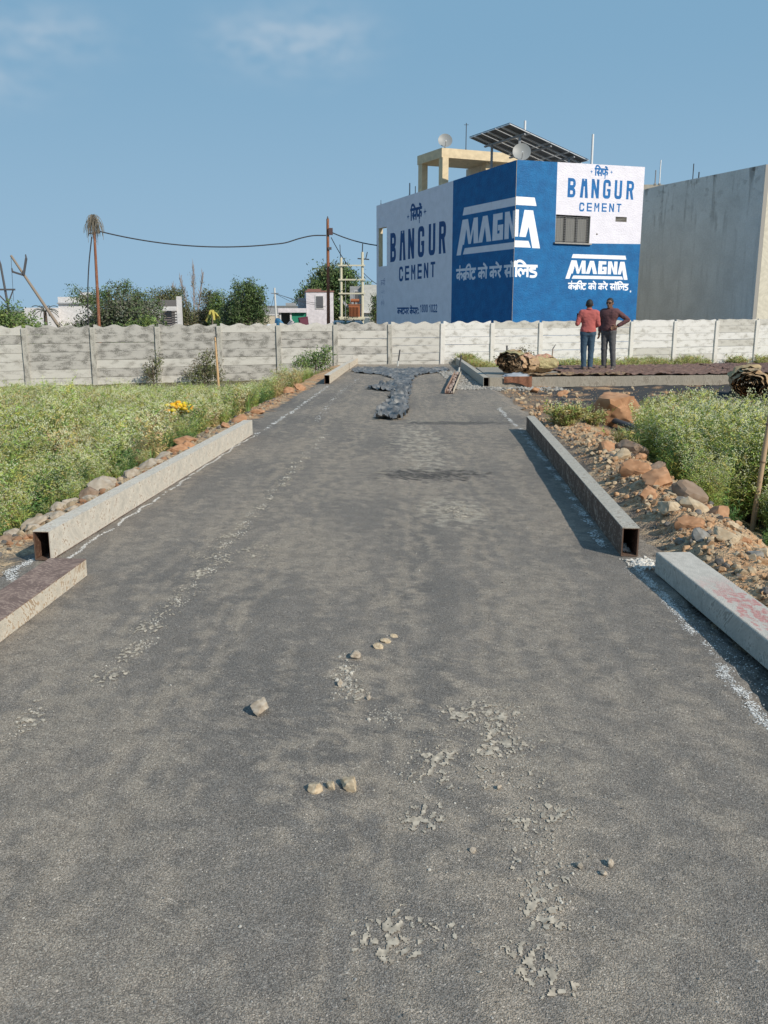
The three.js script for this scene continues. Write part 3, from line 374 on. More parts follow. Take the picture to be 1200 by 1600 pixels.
function rolled(name, label, pos, turn, R, len, turns, seed, c, squash = 0.85) { // a loosely rolled length of burlap
  const g = thing(name, label, 'burlap', pos, turn), nt = Math.round(turns * 30), nl = 26;
  const layer = (r0, r1, a0, extra) => {
    const p = [], uv = [], idx = [], N = Math.round(nt * (r1 - r0) / (R - 0.05) + 6);
    for (let i = 0; i <= N; i++) for (let j = 0; j <= nl; j++) {
      const f = i / N, a = a0 + f * turns * 2 * Math.PI * (r1 - r0) / (R - 0.05), t = j / nl - 0.5, w = 1 + 0.16 * n3(Math.cos(a) * 1.3, Math.sin(a) * 1.3, t * 1.5 + seed) + 0.10 * n3(Math.cos(a) * 3.4, Math.sin(a) * 3.4, t * 2 + seed) + 0.07 * (1 - Math.abs(n3(a * 1.9, t * 2.2, seed))) , r = lerp(r0, r1, f) * w * (1 - 0.12 * Math.pow(Math.abs(t) * 2, 3));
      p.push(t * len * (1 + 0.16 * n2(f * 9, seed)) + 0.02 * Math.sin(a * 3 + seed), Math.max(-R * squash + 0.005, Math.sin(a) * r * squash + 0.014 * n2(a * 4, t * 5)), Math.cos(a) * r * 1.1); uv.push(a * r, t * len);
    }
    for (let i = 0; i < N; i++) for (let j = 0; j < nl; j++) { const k = i * (nl + 1) + j; idx.push(k, k + 1, k + nl + 1, k + 1, k + nl + 2, k + nl + 1); }
    const q = new THREE.BufferGeometry(); q.setAttribute('position', new THREE.Float32BufferAttribute(p, 3)); q.setAttribute('uv', new THREE.Float32BufferAttribute(uv, 2)); q.setIndex(idx); q.computeVertexNormals(); return q.translate(0, R * squash, 0);
  };
  part('rolled_core', layer(0.03, R * 0.74, seed, 0), burlap(c), g); part('outer_wrap', layer(R * 0.72, R, seed + 2, 1), burlap(c), g);
  const q = rng(Math.round(seed * 13)); for (let k = 0; k < 7; k++) { // loose overlapping folds
    const a0 = q() * 3.6 - 0.4, da = 0.7 + 1.1 * q(), L = len * (0.6 + 0.5 * q()), sh = (q() - 0.5) * len * 0.3, p = [], uv = [], ix = [], nA = 14, nL = 18, up = 0.97 + 0.035 * k;
    for (let i = 0; i <= nA; i++) for (let j = 0; j <= nL; j++) { const a = a0 + da * i / nA, t = j / nL - 0.5, r = R * (up + 0.14 * Math.pow(i / nA, 3) * q() * 0.6 + 0.12 * n3(Math.cos(a) * 2, Math.sin(a) * 2, t * 2 + seed + k) + 0.05 * (1 - Math.abs(n2(a * 6 + k, t * 3)))) * (1 - 0.1 * Math.pow(Math.abs(t) * 2, 3)); p.push(t * L + sh + 0.03 * n2(a * 3, k), Math.max(-R * squash + 0.006, Math.sin(a) * r * squash) + R * squash, Math.cos(a) * r * 1.1); uv.push(a * R, t * L); }
    for (let i = 0; i < nA; i++) for (let j = 0; j < nL; j++) { const m = i * (nL + 1) + j; ix.push(m, m + 1, m + nL + 1, m + 1, m + nL + 2, m + nL + 1); }
    const f = new THREE.BufferGeometry(); f.setAttribute('position', new THREE.Float32BufferAttribute(p, 3)); f.setAttribute('uv', new THREE.Float32BufferAttribute(uv, 2)); f.setIndex(ix); f.computeVertexNormals(); part('fold', f, burlap(c.map((v) => v * (0.8 + 0.35 * q()))), g);
  }
  return g;
}
{
  const a = slabPt(0.55, 0.85), b = slabPt(1.15, 1.0), c = slabPt(0.78, 0.8);
  rolled('burlap_roll', 'dark spiral-ended roll of tan burlap on the slab corner', [a.x + 0.05, 0.12, a.z], -2.05, 0.28, 0.5, 9, 2, [0.52, 0.38, 0.25]);
  rolled('burlap_roll', 'smooth tan burlap roll lying between two other bundles on the slab', [c.x + 0.13, 0.12, c.z - 0.02], 0.95, 0.23, 0.46, 4, 5, [0.60, 0.43, 0.27], 0.9);
  rolled('burlap_roll', 'low flattened pile of folded tan burlap on the slab', [b.x + 0.15, 0.12, b.z - 0.1], 0.5, 0.23, 0.6, 9, 8, [0.58, 0.41, 0.25], 0.8);
  rolled('burlap_roll', 'large folded burlap roll with striped end on dark soil beyond the weeds', [7.0, -0.12, -17.3], -1.95, 0.32, 0.9, 9, 11, [0.58, 0.42, 0.26], 0.85);
  rolled('burlap_roll', 'burlap roll with curled pale edge lying against a larger roll on dark soil', [7.66, -0.12, -17.0], -1.8, 0.28, 0.8, 9, 14, [0.52, 0.40, 0.26], 0.85);
}

// ------------------------------------------------------------------ crumpled black plastic on the road
{
  const poly = [[-0.14, 12.9], [0.06, 12.8], [0.27, 12.7], [0.38, 14.2], [0.42, 16.04], [0.57, 18.97], [0.6, 20.4], [0.72, 22.0], [0.95, 23.4], [1.5, 24.5], [1.85, 25.4], [1.8, 26.3], [0.6, 26.0], [-0.77, 26.4], [-0.9, 25.2], [-0.7, 24.2], [-0.1, 23.6], [0.33, 21.4], [0.1, 20.2], [-0.36, 18.55], [-0.05, 18.1], [0.2, 17.94], [0.14, 16.44], [-0.02, 14.72]];
  const inside = (x, d) => { let c = false; for (let i = 0, j = poly.length - 1; i < poly.length; j = i++) { const [xi, di] = poly[i], [xj, dj] = poly[j]; if ((di > d) !== (dj > d) && x < (xj - xi) * (d - di) / (dj - di) + xi) c = !c; } return c; };
  const cell = 0.03, pos = [], uv = [], idx = [], id = new Map();
  const vert = (i, j) => { const key = i * 100000 + j; if (!id.has(key)) { id.set(key, pos.length / 3); const x = -1.2 + i * cell, d = 12.4 + j * cell, wx = x + 0.1 * n2(x * 2, d * 1.2), f1 = 1 - Math.abs(n2(wx * 1.1 + d * 0.25, d * 1.1)), f2 = 1 - Math.abs(n2(wx * 3.1 - d * 0.6, d * 2.3 + 9)), f3 = 1 - Math.abs(n2(wx * 7, d * 5)), k = (d < 19.5 ? 1 : 0.65); pos.push(x, roadY(d) + 0.012 + k * (0.085 * f1 ** 7 + 0.055 * f2 ** 6 + 0.018 * f3 ** 4), -d); uv.push(x, d); } return id.get(key); };
  for (let i = 0; i < 115; i++) for (let j = 0; j < 500; j++) { const x = -1.2 + (i + 0.5) * cell, d = 12.4 + (j + 0.5) * cell; if (inside(x + 0.05 * n2(x * 6, d * 4), d + 0.08 * n2(x * 5, d * 5 + 3))) { const a = vert(i, j), b = vert(i + 1, j), c = vert(i, j + 1), e = vert(i + 1, j + 1); idx.push(a, b, c, b, e, c); } }
  const g = new THREE.BufferGeometry(); g.setAttribute('position', new THREE.Float32BufferAttribute(pos, 3)); g.setAttribute('uv', new THREE.Float32BufferAttribute(uv, 2)); g.setIndex(idx); g.computeVertexNormals();
  const dustM = tex(512, 512, (u, v) => { const a = tnoise(u, v, 16, 5), t = sstep(0.0, 0.45, a) * 0.6; return [lerp(0.13, 0.36, t), lerp(0.135, 0.345, t), lerp(0.14, 0.32, t)]; });
  solo('plastic_sheet', g, mat([1, 1, 1], { map: rep(dustM, 0.4), roughness: 0.42, side: THREE.DoubleSide }), 'crumpled dusty black plastic sheet strewn along the road', 'plastic sheet');
}

// ------------------------------------------------------------------ precast boundary wall
{
  const wall = thing('boundary_wall', 'long precast concrete wall of posts and stacked panels with scalloped top', 'wall', WALL(0).toArray(), 0.339), B = 1.842;
  const panelTex = (seed, base, stain, amt) => tex(256, 64, (u, v) => { const a = fbm2(u * 3.2 + seed * 7, v * 0.9, 4), b = fbm2(u * 40 + seed, v * 5 + seed * 3, 4), s = sstep(amt - 0.15, amt + 0.75, a + 0.75 * b), fl = sstep(0.42, 0.5, b + 0.25 * a); const q = 1 + 0.12 * b; return base.map((c, k) => lerp(lerp(c * q, stain[k] * (1 + 0.35 * b), s), 0.68 - 0.02 * k, fl * 0.5)); });
  const mk = (n, base, stain, amt, s0) => Array.from({ length: n }, (_, i) => mat([1, 1, 1], { map: panelTex(s0 + i, base, stain, amt), roughness: 0.95, bumpMap: cemBump, bumpScale: 0.008 }));
  const dark = mk(9, [0.45, 0.435, 0.405], [0.15, 0.145, 0.13], -0.08, 1), mid = mk(9, [0.55, 0.535, 0.495], [0.25, 0.235, 0.205], 0.1, 21), white = mk(9, [0.71, 0.70, 0.68], [0.36, 0.345, 0.31], 0.12, 41), postM = [mk(2, [0.45, 0.435, 0.39], [0.17, 0.16, 0.14], -0.02, 61), mk(2, [0.68, 0.66, 0.62], [0.42, 0.39, 0.34], 0.25, 71)];
  const ph = 0.25, L = B - 0.11, panelG = new RoundedBoxGeometry(L, ph - 0.008, 0.055, 1, 0.006), uvp = panelG.attributes.uv, pp = panelG.attributes.position; for (let i = 0; i < pp.count; i++) uvp.setXY(i, pp.getX(i) / L + 0.5, pp.getY(i) / ph + 0.5);
  const coping = (amp, seed) => { const s = new THREE.Shape(); s.moveTo(-L / 2, 0); s.lineTo(L / 2, 0); const N = 36; for (let i = 0; i <= N; i++) { const x = L / 2 - L * i / N, t = 0.5 - x / L; s.lineTo(x, 0.235 + amp * (0.5 + 0.5 * Math.cos(t * 6 * Math.PI)) - amp * 0.5 + 0.006 * n2(x * 9, seed)); } const g = new THREE.ExtrudeGeometry(s, { depth: 0.055, bevelEnabled: false }).translate(0, 0, -0.0275), p = g.attributes.position, u = g.attributes.uv; for (let i = 0; i < p.count; i++) u.setXY(i, p.getX(i) / L + 0.5, p.getY(i) / 0.3); return g; };
  const cop = [coping(0.07, 1), coping(0.075, 2)], copFlat = [coping(0.03, 3), coping(0.02, 4)];
  const postG = new RoundedBoxGeometry(0.15, 1.74, 0.14, 1, 0.012).translate(0, 0.82, 0.015), r = rng(31);
  { const u = postG.attributes.uv, p = postG.attributes.position; for (let i = 0; i < p.count; i++) u.setXY(i, p.getY(i) / 1.75, p.getX(i) / 0.3 + 0.5); }
  for (let i = -3; i < 18; i++) {
    const x = i * B, y = 0.0093 * i, rightness = sstep(4.5, 8, i);
    const post = part('post', postG, postM[rightness > 0.6 ? 1 : 0][r() < 0.5 ? 0 : 1], wall); post.position.set(x, y, 0); post.rotation.z = (r() - 0.5) * 0.012;
    if (i === 17) break;
    for (let k = 0; k < 7; k++) {
      const t = r(), pd = (i < 3 ? 0.75 : i < 5 ? 0.5 : 0.12) * (k >= 3 ? 1.15 : 0.5) * (i < 0 ? 0.35 : 1), set = t < pd * (1 - rightness) ? dark : (t < 0.55 && rightness < 0.9) || (rightness > 0.9 && t < (k === 6 ? 0.65 : k === 5 ? 0.35 : 0.2)) ? mid : rightness > 0.45 ? white : mid, m = set[Math.floor(r() * 9)];
      const flat = i > 8, q = part(k === 6 ? 'coping_panel' : 'panel', k === 6 ? (flat ? copFlat : cop)[i & 1] : panelG, m, wall);
      q.position.set(x + B / 2, y + (k === 6 ? 1.5 : ph * (k + 0.5)) + (r() - 0.5) * 0.006, (r() - 0.5) * 0.014); q.rotation.z = (r() - 0.5) * 0.006; q.rotation.x = (r() - 0.5) * 0.02; if (k < 6 && r() < 0.5) q.rotation.y = Math.PI;
    }
  }
}

// ------------------------------------------------------------------ lettering painted on the house, drawn in metres on each wall
const INK = { navy: '#0e4780', blue: '#0f66a8' };
function strokes(c, list, x, y, k, w, lw) { // polylines smoothed through their points; y down, unit = letter height k
  c.lineWidth = lw; c.lineCap = 'butt'; c.lineJoin = 'round';
  for (const s of list) { c.beginPath(); const p = s.map(([a, b]) => [x + a * k * w, y + b * k]); c.moveTo(...p[0]); if (p.length === 2) c.lineTo(...p[1]); else { for (let i = 1; i < p.length - 1; i++) { const m = i === p.length - 2 ? p[i + 1] : [(p[i][0] + p[i + 1][0]) / 2, (p[i][1] + p[i + 1][1]) / 2]; c.quadraticCurveTo(...p[i], ...m); } } c.stroke(); }
}
const NAG = { // letter: [advance, strokes]
  ka: [0.98, [[[0.5, 0], [0.5, 1]], [[0.5, 0.42], [0.2, 0.36], [0.05, 0.6], [0.2, 0.84], [0.5, 0.62]], [[0.5, 0.48], [0.78, 0.3], [0.94, 0.55], [0.8, 0.84]]]],
  kra: [0.98, [[[0.5, 0], [0.5, 1]], [[0.5, 0.40], [0.2, 0.34], [0.05, 0.55], [0.2, 0.74], [0.5, 0.58]], [[0.5, 0.46], [0.78, 0.3], [0.94, 0.55], [0.8, 0.84]], [[0.5, 0.72], [0.12, 1.0]]]],
  ra: [0.62, [[[0.3, 0], [0.52, 0.12], [0.46, 0.36], [0.12, 0.44]], [[0.14, 0.44], [0.5, 0.98]]]],
  ta: [0.68, [[[0.34, 0], [0.34, 0.26]], [[0.56, 0.28], [0.1, 0.22], [0.02, 0.7], [0.34, 1.02], [0.62, 0.76]]]],
  sa: [0.95, [[[0.82, 0], [0.82, 1]], [[0.28, 0], [0.46, 0.14], [0.38, 0.38], [0.08, 0.46]], [[0.1, 0.46], [0.46, 0.98]], [[0.26, 0.6], [0.82, 0.56]]]],
  half_sa: [0.6, [[[0.28, 0], [0.46, 0.14], [0.38, 0.38], [0.08, 0.46]], [[0.1, 0.46], [0.46, 0.98]], [[0.26, 0.6], [0.6, 0.56]]]],
  la: [0.92, [[[0.8, 0], [0.8, 1]], [[0.8, 0.5], [0.6, 0.3], [0.44, 0.5], [0.44, 0.78]], [[0.46, 0.6], [0.3, 0.26], [0.04, 0.4], [0.06, 0.8], [0.26, 0.92]]]],
  da: [0.68, [[[0.36, 0], [0.36, 0.2]], [[0.58, 0.2], [0.12, 0.18], [0.06, 0.42], [0.34, 0.5], [0.66, 0.62], [0.52, 1.0], [0.08, 0.92]]]],
  pha: [1.02, [[[0.56, 0], [0.56, 1]], [[0.12, 0], [0.1, 0.6], [0.3, 0.72], [0.56, 0.52]], [[0.56, 0.44], [0.84, 0.3], [0.98, 0.56], [0.82, 0.8]]]],
  ma: [0.84, [[[0.72, 0], [0.72, 1]], [[0.18, 0], [0.18, 0.72]], [[0.06, 0.72], [0.3, 0.62], [0.72, 0.64]]]],
  ya: [0.86, [[[0.74, 0], [0.74, 1]], [[0.12, 0], [0.36, 0.2], [0.14, 0.46], [0.2, 0.78], [0.74, 0.66]]]],
  aa: [0.3, [[[0.16, 0], [0.16, 1]]]],
  i: [0.3, [[[0.16, 0], [0.16, 1]], [[0.16, 0.02], [0.12, -0.42], [0.7, -0.44], [0.96, 0.0]]]],
  ii: [0.3, [[[0.16, 0], [0.16, 1]], [[0.16, 0.02], [0.2, -0.42], [-0.3, -0.44], [-0.5, -0.02]]]],
  o: [0.3, [[[0.16, 0], [0.16, 1]], [[0.16, 0], [0.06, -0.28], [-0.28, -0.42]]]],
  aw: [0.3, [[[0.16, 0], [0.16, 1]], [[-0.12, -0.42], [0.0, -0.2], [0.3, -0.2], [0.42, -0.42]]]],
  e: [0, [[[-0.36, 0], [-0.46, -0.28], [-0.8, -0.42]]]],
  dot: [0, [[[-0.52, -0.3], [-0.38, -0.3]]]],
  reph: [0, [[[-0.44, 0], [-0.2, -0.1], [-0.2, -0.34], [-0.56, -0.36]]]],
  nukta: [0, [[[-0.54, 1.2], [-0.4, 1.2]]]],
  gap: [0.4, []],
};
function hindi(c, words, x, top, k, width, color, lw, line = true) { // headline at top; the run is fitted to the width
  const total = words.reduce((s, w) => s + w.reduce((a, g) => a + NAG[g][0], 0), 0) + (words.length - 1) * 0.36, w = width / (total * k);
  c.strokeStyle = color; let cx = x;
  for (const word of words) {
    const x0 = cx; for (const g of word) { strokes(c, NAG[g][1], cx, top, k, w, g === 'dot' || g === 'nukta' ? lw * 1.3 : lw); cx += NAG[g][0] * k * w; }
    if (line) { c.lineWidth = lw; c.beginPath(); c.moveTo(x0 - lw * 0.3, top); c.lineTo(cx + lw * 0.2, top); c.stroke(); }
    cx += 0.36 * k * w;
  }
}
const SLOGAN = [['ka', 'dot', 'kra', 'ii', 'ta'], ['ka', 'o'], ['ka', 'ra', 'e'], ['sa', 'aw', 'i', 'la', 'da']], SIRF = [['i', 'sa', 'pha', 'reph', 'nukta']], CARE = [['ka', 'half_sa', 'ta', 'ma', 'ra'], ['ka', 'e', 'ya', 'ra']];
function poly(c, pts) { c.beginPath(); pts.forEach(([a, b], i) => (i ? c.lineTo(a, b) : c.moveTo(a, b))); c.closePath(); c.fill(); }
function blockLetter(c, ch, x, y, w, h, col, heavy = 0.34) { // condensed poster capitals
  const t = w * heavy, v = Math.min(t, h * 0.17), r = w * 0.3; c.fillStyle = col; c.strokeStyle = col; c.lineJoin = 'round'; c.lineCap = 'butt';
  const R = (a, b, e, f) => c.fillRect(x + a, y + b, e, f), bowl = (y0, y1, x0 = 0, rad = r) => { c.lineWidth = t; c.beginPath(); c.moveTo(x + x0, y + y0 + v / 2); c.lineTo(x + w - t / 2 - rad, y + y0 + v / 2); c.quadraticCurveTo(x + w - t / 2, y + y0 + v / 2, x + w - t / 2, y + y0 + v / 2 + rad); c.lineTo(x + w - t / 2, y + y1 - v / 2 - rad); c.quadraticCurveTo(x + w - t / 2, y + y1 - v / 2, x + w - t / 2 - rad, y + y1 - v / 2); c.lineTo(x + x0, y + y1 - v / 2); c.lineWidth = v; c.stroke(); R(w - t, y0 + v * 0.5 + rad * 0.6, t, y1 - y0 - v - rad * 1.2); };
  const round = (open) => { c.lineWidth = t; const a = x + t / 2, b = x + w - t / 2, T = y + v / 2, Bt = y + h - v / 2; c.beginPath(); if (open === 'U') { c.moveTo(a, y); c.lineTo(a, Bt - r); c.quadraticCurveTo(a, Bt, a + r * 0.7, Bt); c.lineTo(b - r * 0.7, Bt); c.quadraticCurveTo(b, Bt, b, Bt - r); c.lineTo(b, y); } else { c.moveTo(b, y + h * 0.34); c.lineTo(b, T + r); c.quadraticCurveTo(b, T, b - r * 0.7, T); c.lineTo(a + r * 0.7, T); c.quadraticCurveTo(a, T, a, T + r); c.lineTo(a, Bt - r); c.quadraticCurveTo(a, Bt, a + r * 0.7, Bt); c.lineTo(b - r * 0.7, Bt); c.quadraticCurveTo(b, Bt, b, Bt - r); c.lineTo(b, y + h * (open === 'G' ? 0.5 : 0.66)); } c.stroke(); };
  if (ch === 'B') { R(0, 0, t, h); bowl(0, h * 0.53, t * 0.5); bowl(h * 0.47, h, t * 0.5); }
  if (ch === 'A') { poly(c, [[x + w * 0.2, y], [x + w * 0.5, y], [x + w * 0.36, y + h], [x, y + h]]); poly(c, [[x + w * 0.5, y], [x + w * 0.8, y], [x + w, y + h], [x + w * 0.64, y + h]]); R(w * 0.42, h * 0.0, w * 0.16, h * 0.4); }
  if (ch === 'N') { R(0, 0, t, h); R(w - t, 0, t, h); poly(c, [[x, y], [x + t, y], [x + w, y + h], [x + w - t, y + h]]); }
  if (ch === 'G') { round('G'); R(w * 0.52, h * 0.48, w * 0.48, v * 0.8); }
  if (ch === 'C') round('C');
  if (ch === 'U') round('U');
  if (ch === 'R') { R(0, 0, t, h); bowl(0, h * 0.55, t * 0.5); poly(c, [[x + w * 0.4, y + h * 0.5], [x + w * 0.78, y + h * 0.5], [x + w, y + h], [x + w - t, y + h]]); }
  if (ch === 'E') { R(0, 0, t, h); for (const q of [0, (h - v) / 2, h - v]) R(0, q, w, v); }
  if (ch === 'M') { R(0, 0, t * 0.85, h); R(w - t * 0.85, 0, t * 0.85, h); poly(c, [[x, y], [x + t, y], [x + w * 0.5 + t * 0.3, y + h * 0.62], [x + w * 0.5 - t * 0.3, y + h * 0.62]]); poly(c, [[x + w - t, y], [x + w, y], [x + w * 0.5 + t * 0.3, y + h * 0.62], [x + w * 0.5 - t * 0.3, y + h * 0.62]]); }
  if (ch === 'T') { R(0, 0, w, v); R(w / 2 - t / 2, 0, t, h); }
}
function star(c, x, y, s, col) { c.fillStyle = col; poly(c, [[x, y - s], [x + s * 0.22, y - s * 0.22], [x + s, y], [x + s * 0.22, y + s * 0.22], [x, y + s], [x - s * 0.22, y + s * 0.22], [x - s, y], [x - s * 0.22, y - s * 0.22]]); }
function magna(c, X, Y, W, Hh, col) { // slanted beam logo in a W x Hh box
  c.fillStyle = col; const P = (pts) => poly(c, pts.map(([a, b]) => [X + a / 343 * W, Y + b / 135 * Hh]));
  P([[35, 0], [323, 0], [329, 22], [28, 22]]); P([[42, 116], [310, 116], [317, 134], [33, 134]]);
  P([[28, 34], [52, 34], [22, 135], [0, 135]]); P([[32, 34], [56, 34], [70, 84], [84, 34], [104, 34], [108, 106], [86, 106], [84, 66], [72, 106], [60, 106], [48, 62], [38, 106], [28, 106], [22, 106]]);
  P([[128, 34], [150, 34], [170, 106], [148, 106], [139, 64], [128, 106], [108, 106]]);
  P([[176, 34], [218, 34], [218, 52], [196, 52], [196, 88], [206, 88], [206, 80], [198, 80], [198, 65], [222, 65], [222, 106], [174, 106]]);
  P([[228, 34], [248, 34], [262, 74], [262, 34], [281, 34], [281, 106], [262, 106], [247, 64], [247, 106], [228, 106]]);
  P([[296, 34], [320, 34], [343, 135], [321, 135], [309, 78], [302, 106], [284, 106]]);
}
function paintedWall(Wm, Hm, ppm, draw) { // canvas with origin at the wall's lower left, y up, metres
  const cv = document.createElement('canvas'); cv.width = Math.round(Wm * ppm); cv.height = Math.round(Hm * ppm); const c = cv.getContext('2d'); c.scale(ppm, ppm); draw(c, (y) => Hm - y);
  const im = c.getImageData(0, 0, cv.width, cv.height), d = im.data; // roller marks and plaster unevenness
  for (let j = 0; j < cv.height; j++) for (let i = 0; i < cv.width; i++) { const x = i / ppm, y = j / ppm, o = (j * cv.width + i) * 4, blue = d[o] < 90, a = fbm2(x * 1.3 + (blue ? 9 : 0), y * 1.6, 4), b = fbm2(x * 9, y * 3, 2), f = 1 + (blue ? 0.10 : 0.035) * a + (blue ? 0.06 : 0.015) * b, st = blue ? 0 : 0.05 * sstep(0.35, 0.8, fbm2(x * 3 + 30, y * 0.5, 3)); for (let k = 0; k < 3; k++) d[o + k] = clamp(d[o + k] * (f - st) + (blue && k < 2 ? 4 * a : 0), 0, 255); }
  c.putImageData(im, 0, 0);
  const t = new THREE.CanvasTexture(cv); t.colorSpace = THREE.SRGBColorSpace; t.magFilter = THREE.LinearFilter; t.repeat.set(1 / Wm, 1 / Hm); t.wrapS = t.wrapT = THREE.ClampToEdgeWrapping; return t;
}
const BASE = -0.7, HL = 12.402, HR = 5.903;  // wall foot and the two wall lengths
const K0 = V(4.75, 0, -34), dirL = V(0.41204, 0, 0.91117), dirR = V(0.89779, 0, -0.44042);
const WHITE = '#e1dfea', BLUE = '#02629c';
const leftPaint = paintedWall(HL, 7.8, 110, (c, y0) => {
  const Y = (y) => y0(y - BASE); c.fillStyle = WHITE; c.fillRect(0, 0, 13, 8); c.fillStyle = BLUE; c.fillRect(7.68, 0, 6, 8);
  hindi(c, SIRF, 3.75, Y(5.86), 0.46, 1.12, INK.navy, 0.115); star(c, 3.5, Y(5.6), 0.13, INK.navy); star(c, 5.17, Y(5.66), 0.15, INK.navy);
  const xs = [1.6, 2.6, 3.52, 4.51, 5.55, 6.5]; 'BANGUR'.split('').forEach((ch, i) => { const u = i / 5; blockLetter(c, ch, xs[i], Y(5.02 + 0.11 * u), ch === 'A' ? 0.66 : 0.62, 1.3, INK.navy, 0.35); });
  c.fillStyle = WHITE; star(c, 2.93, Y(4.98), 0.1, WHITE);
  'CEMENT'.split('').forEach((ch, i) => blockLetter(c, ch, 2.58 + i * 0.637, Y(3.46 + 0.015 * i), 0.42, 0.64, INK.navy, 0.3));
  hindi(c, CARE, 2.4, Y(1.60), 0.27, 2.15, INK.navy, 0.07); c.fillStyle = INK.navy; c.fillRect(4.6, Y(1.58), 0.07, 0.08); c.fillRect(4.6, Y(1.43), 0.07, 0.08);
  c.save(); c.translate(4.76, Y(1.42)); c.scale(0.0078, 0.0102); c.font = 'bold 46px sans-serif'; c.fillText('1800 1022', 0, 0); c.restore();
  magna(c, 8.06, Y(5.49), 5.48, 1.81, WHITE);
  hindi(c, SLOGAN, 8.08, Y(3.10), 0.40, 5.36, WHITE, 0.1);
  c.globalAlpha = 0.7; hindi(c, [['ka', 'sa', 'ii']], 0.5, Y(2.9), 0.22, 0.5, '#5b6a90', 0.03); hindi(c, [['ma', 'aa', 'ra']], 0.55, Y(2.45), 0.16, 0.4, '#7c88a8', 0.02, false); hindi(c, [['ra']], 0.68, Y(2.2), 0.14, 0.1, '#7c88a8', 0.02, false); hindi(c, [['ka', 'pha']], 0.5, Y(2.02), 0.3, 0.42, '#6f7ca0', 0.025, false); c.globalAlpha = 1;
});
const rightPaint = paintedWall(HR, 7.8, 190, (c, y0) => {
  const Y = (y) => y0(y - BASE); c.fillStyle = BLUE; c.fillRect(0, 0, 7, 8); c.fillStyle = WHITE; poly(c, [[1.77, 0], [6, 0], [6, Y(4.04)], [1.8, Y(3.95)]]);
  hindi(c, SIRF, 3.5, Y(6.68), 0.25, 0.62, INK.blue, 0.062); star(c, 3.35, Y(6.56), 0.07, INK.blue); star(c, 4.29, Y(6.6), 0.07, INK.blue);
  const xs = [2.28, 2.85, 3.38, 3.93, 4.48, 5.06]; 'BANGUR'.split('').forEach((ch, i) => blockLetter(c, ch, xs[i], Y(6.28 + 0.013 * i), ch === 'A' ? 0.38 : 0.36, 0.68, INK.blue, 0.33));
  star(c, 3.04, Y(6.25), 0.055, WHITE);
  'CEMENT'.split('').forEach((ch, i) => blockLetter(c, ch, 2.85 + i * 0.354, Y(5.44 + 0.01 * i), 0.235, 0.31, INK.blue, 0.27));
  magna(c, 2.35, Y(3.58), 3.02, 0.91, '#f1f0f6'); hindi(c, SLOGAN, 2.5, Y(2.50), 0.225, 2.92, '#f1f0f6', 0.056);
  magna(c, 8.06 - HL, Y(5.51), 5.48, 1.77, '#f1f0f6'); hindi(c, SLOGAN, 8.08 - HL, Y(3.10), 0.40, 5.36, '#f1f0f6', 0.1);
  c.fillStyle = '#dfe4ee'; c.beginPath(); c.arc(5.55, Y(2.23), 0.04, 0, 7); c.fill();
});

// ------------------------------------------------------------------ painted house
const plaster = tex(512, 512, (u, v) => { const a = tnoise(u, v, 10, 5), q = 0.9 + 0.18 * a; return [q, q, q]; });
const cream = mat([0.74, 0.60, 0.40], { map: rep(plaster, 0.3) }), creamWall = mat([0.70, 0.62, 0.48], { map: rep(plaster, 0.3) }), concreteM = mat([0.36, 0.35, 0.33], { map: rep(plaster, 0.5) }), steelM = mat([0.30, 0.31, 0.33], { roughness: 0.5, metalness: 0.6 }), whiteMetal = mat([0.72, 0.73, 0.74], { roughness: 0.4 }), darkMetal = mat([0.06, 0.062, 0.068], { roughness: 0.5, metalness: 0.4 }), glassM = new THREE.MeshPhysicalMaterial({ color: rgb(0.24, 0.24, 0.23), roughness: 0.25, metalness: 0 });
const yawL = Math.atan2(-dirL.z, dirL.x), yawR = Math.atan2(-dirR.z, dirR.x); // local +x runs along the wall
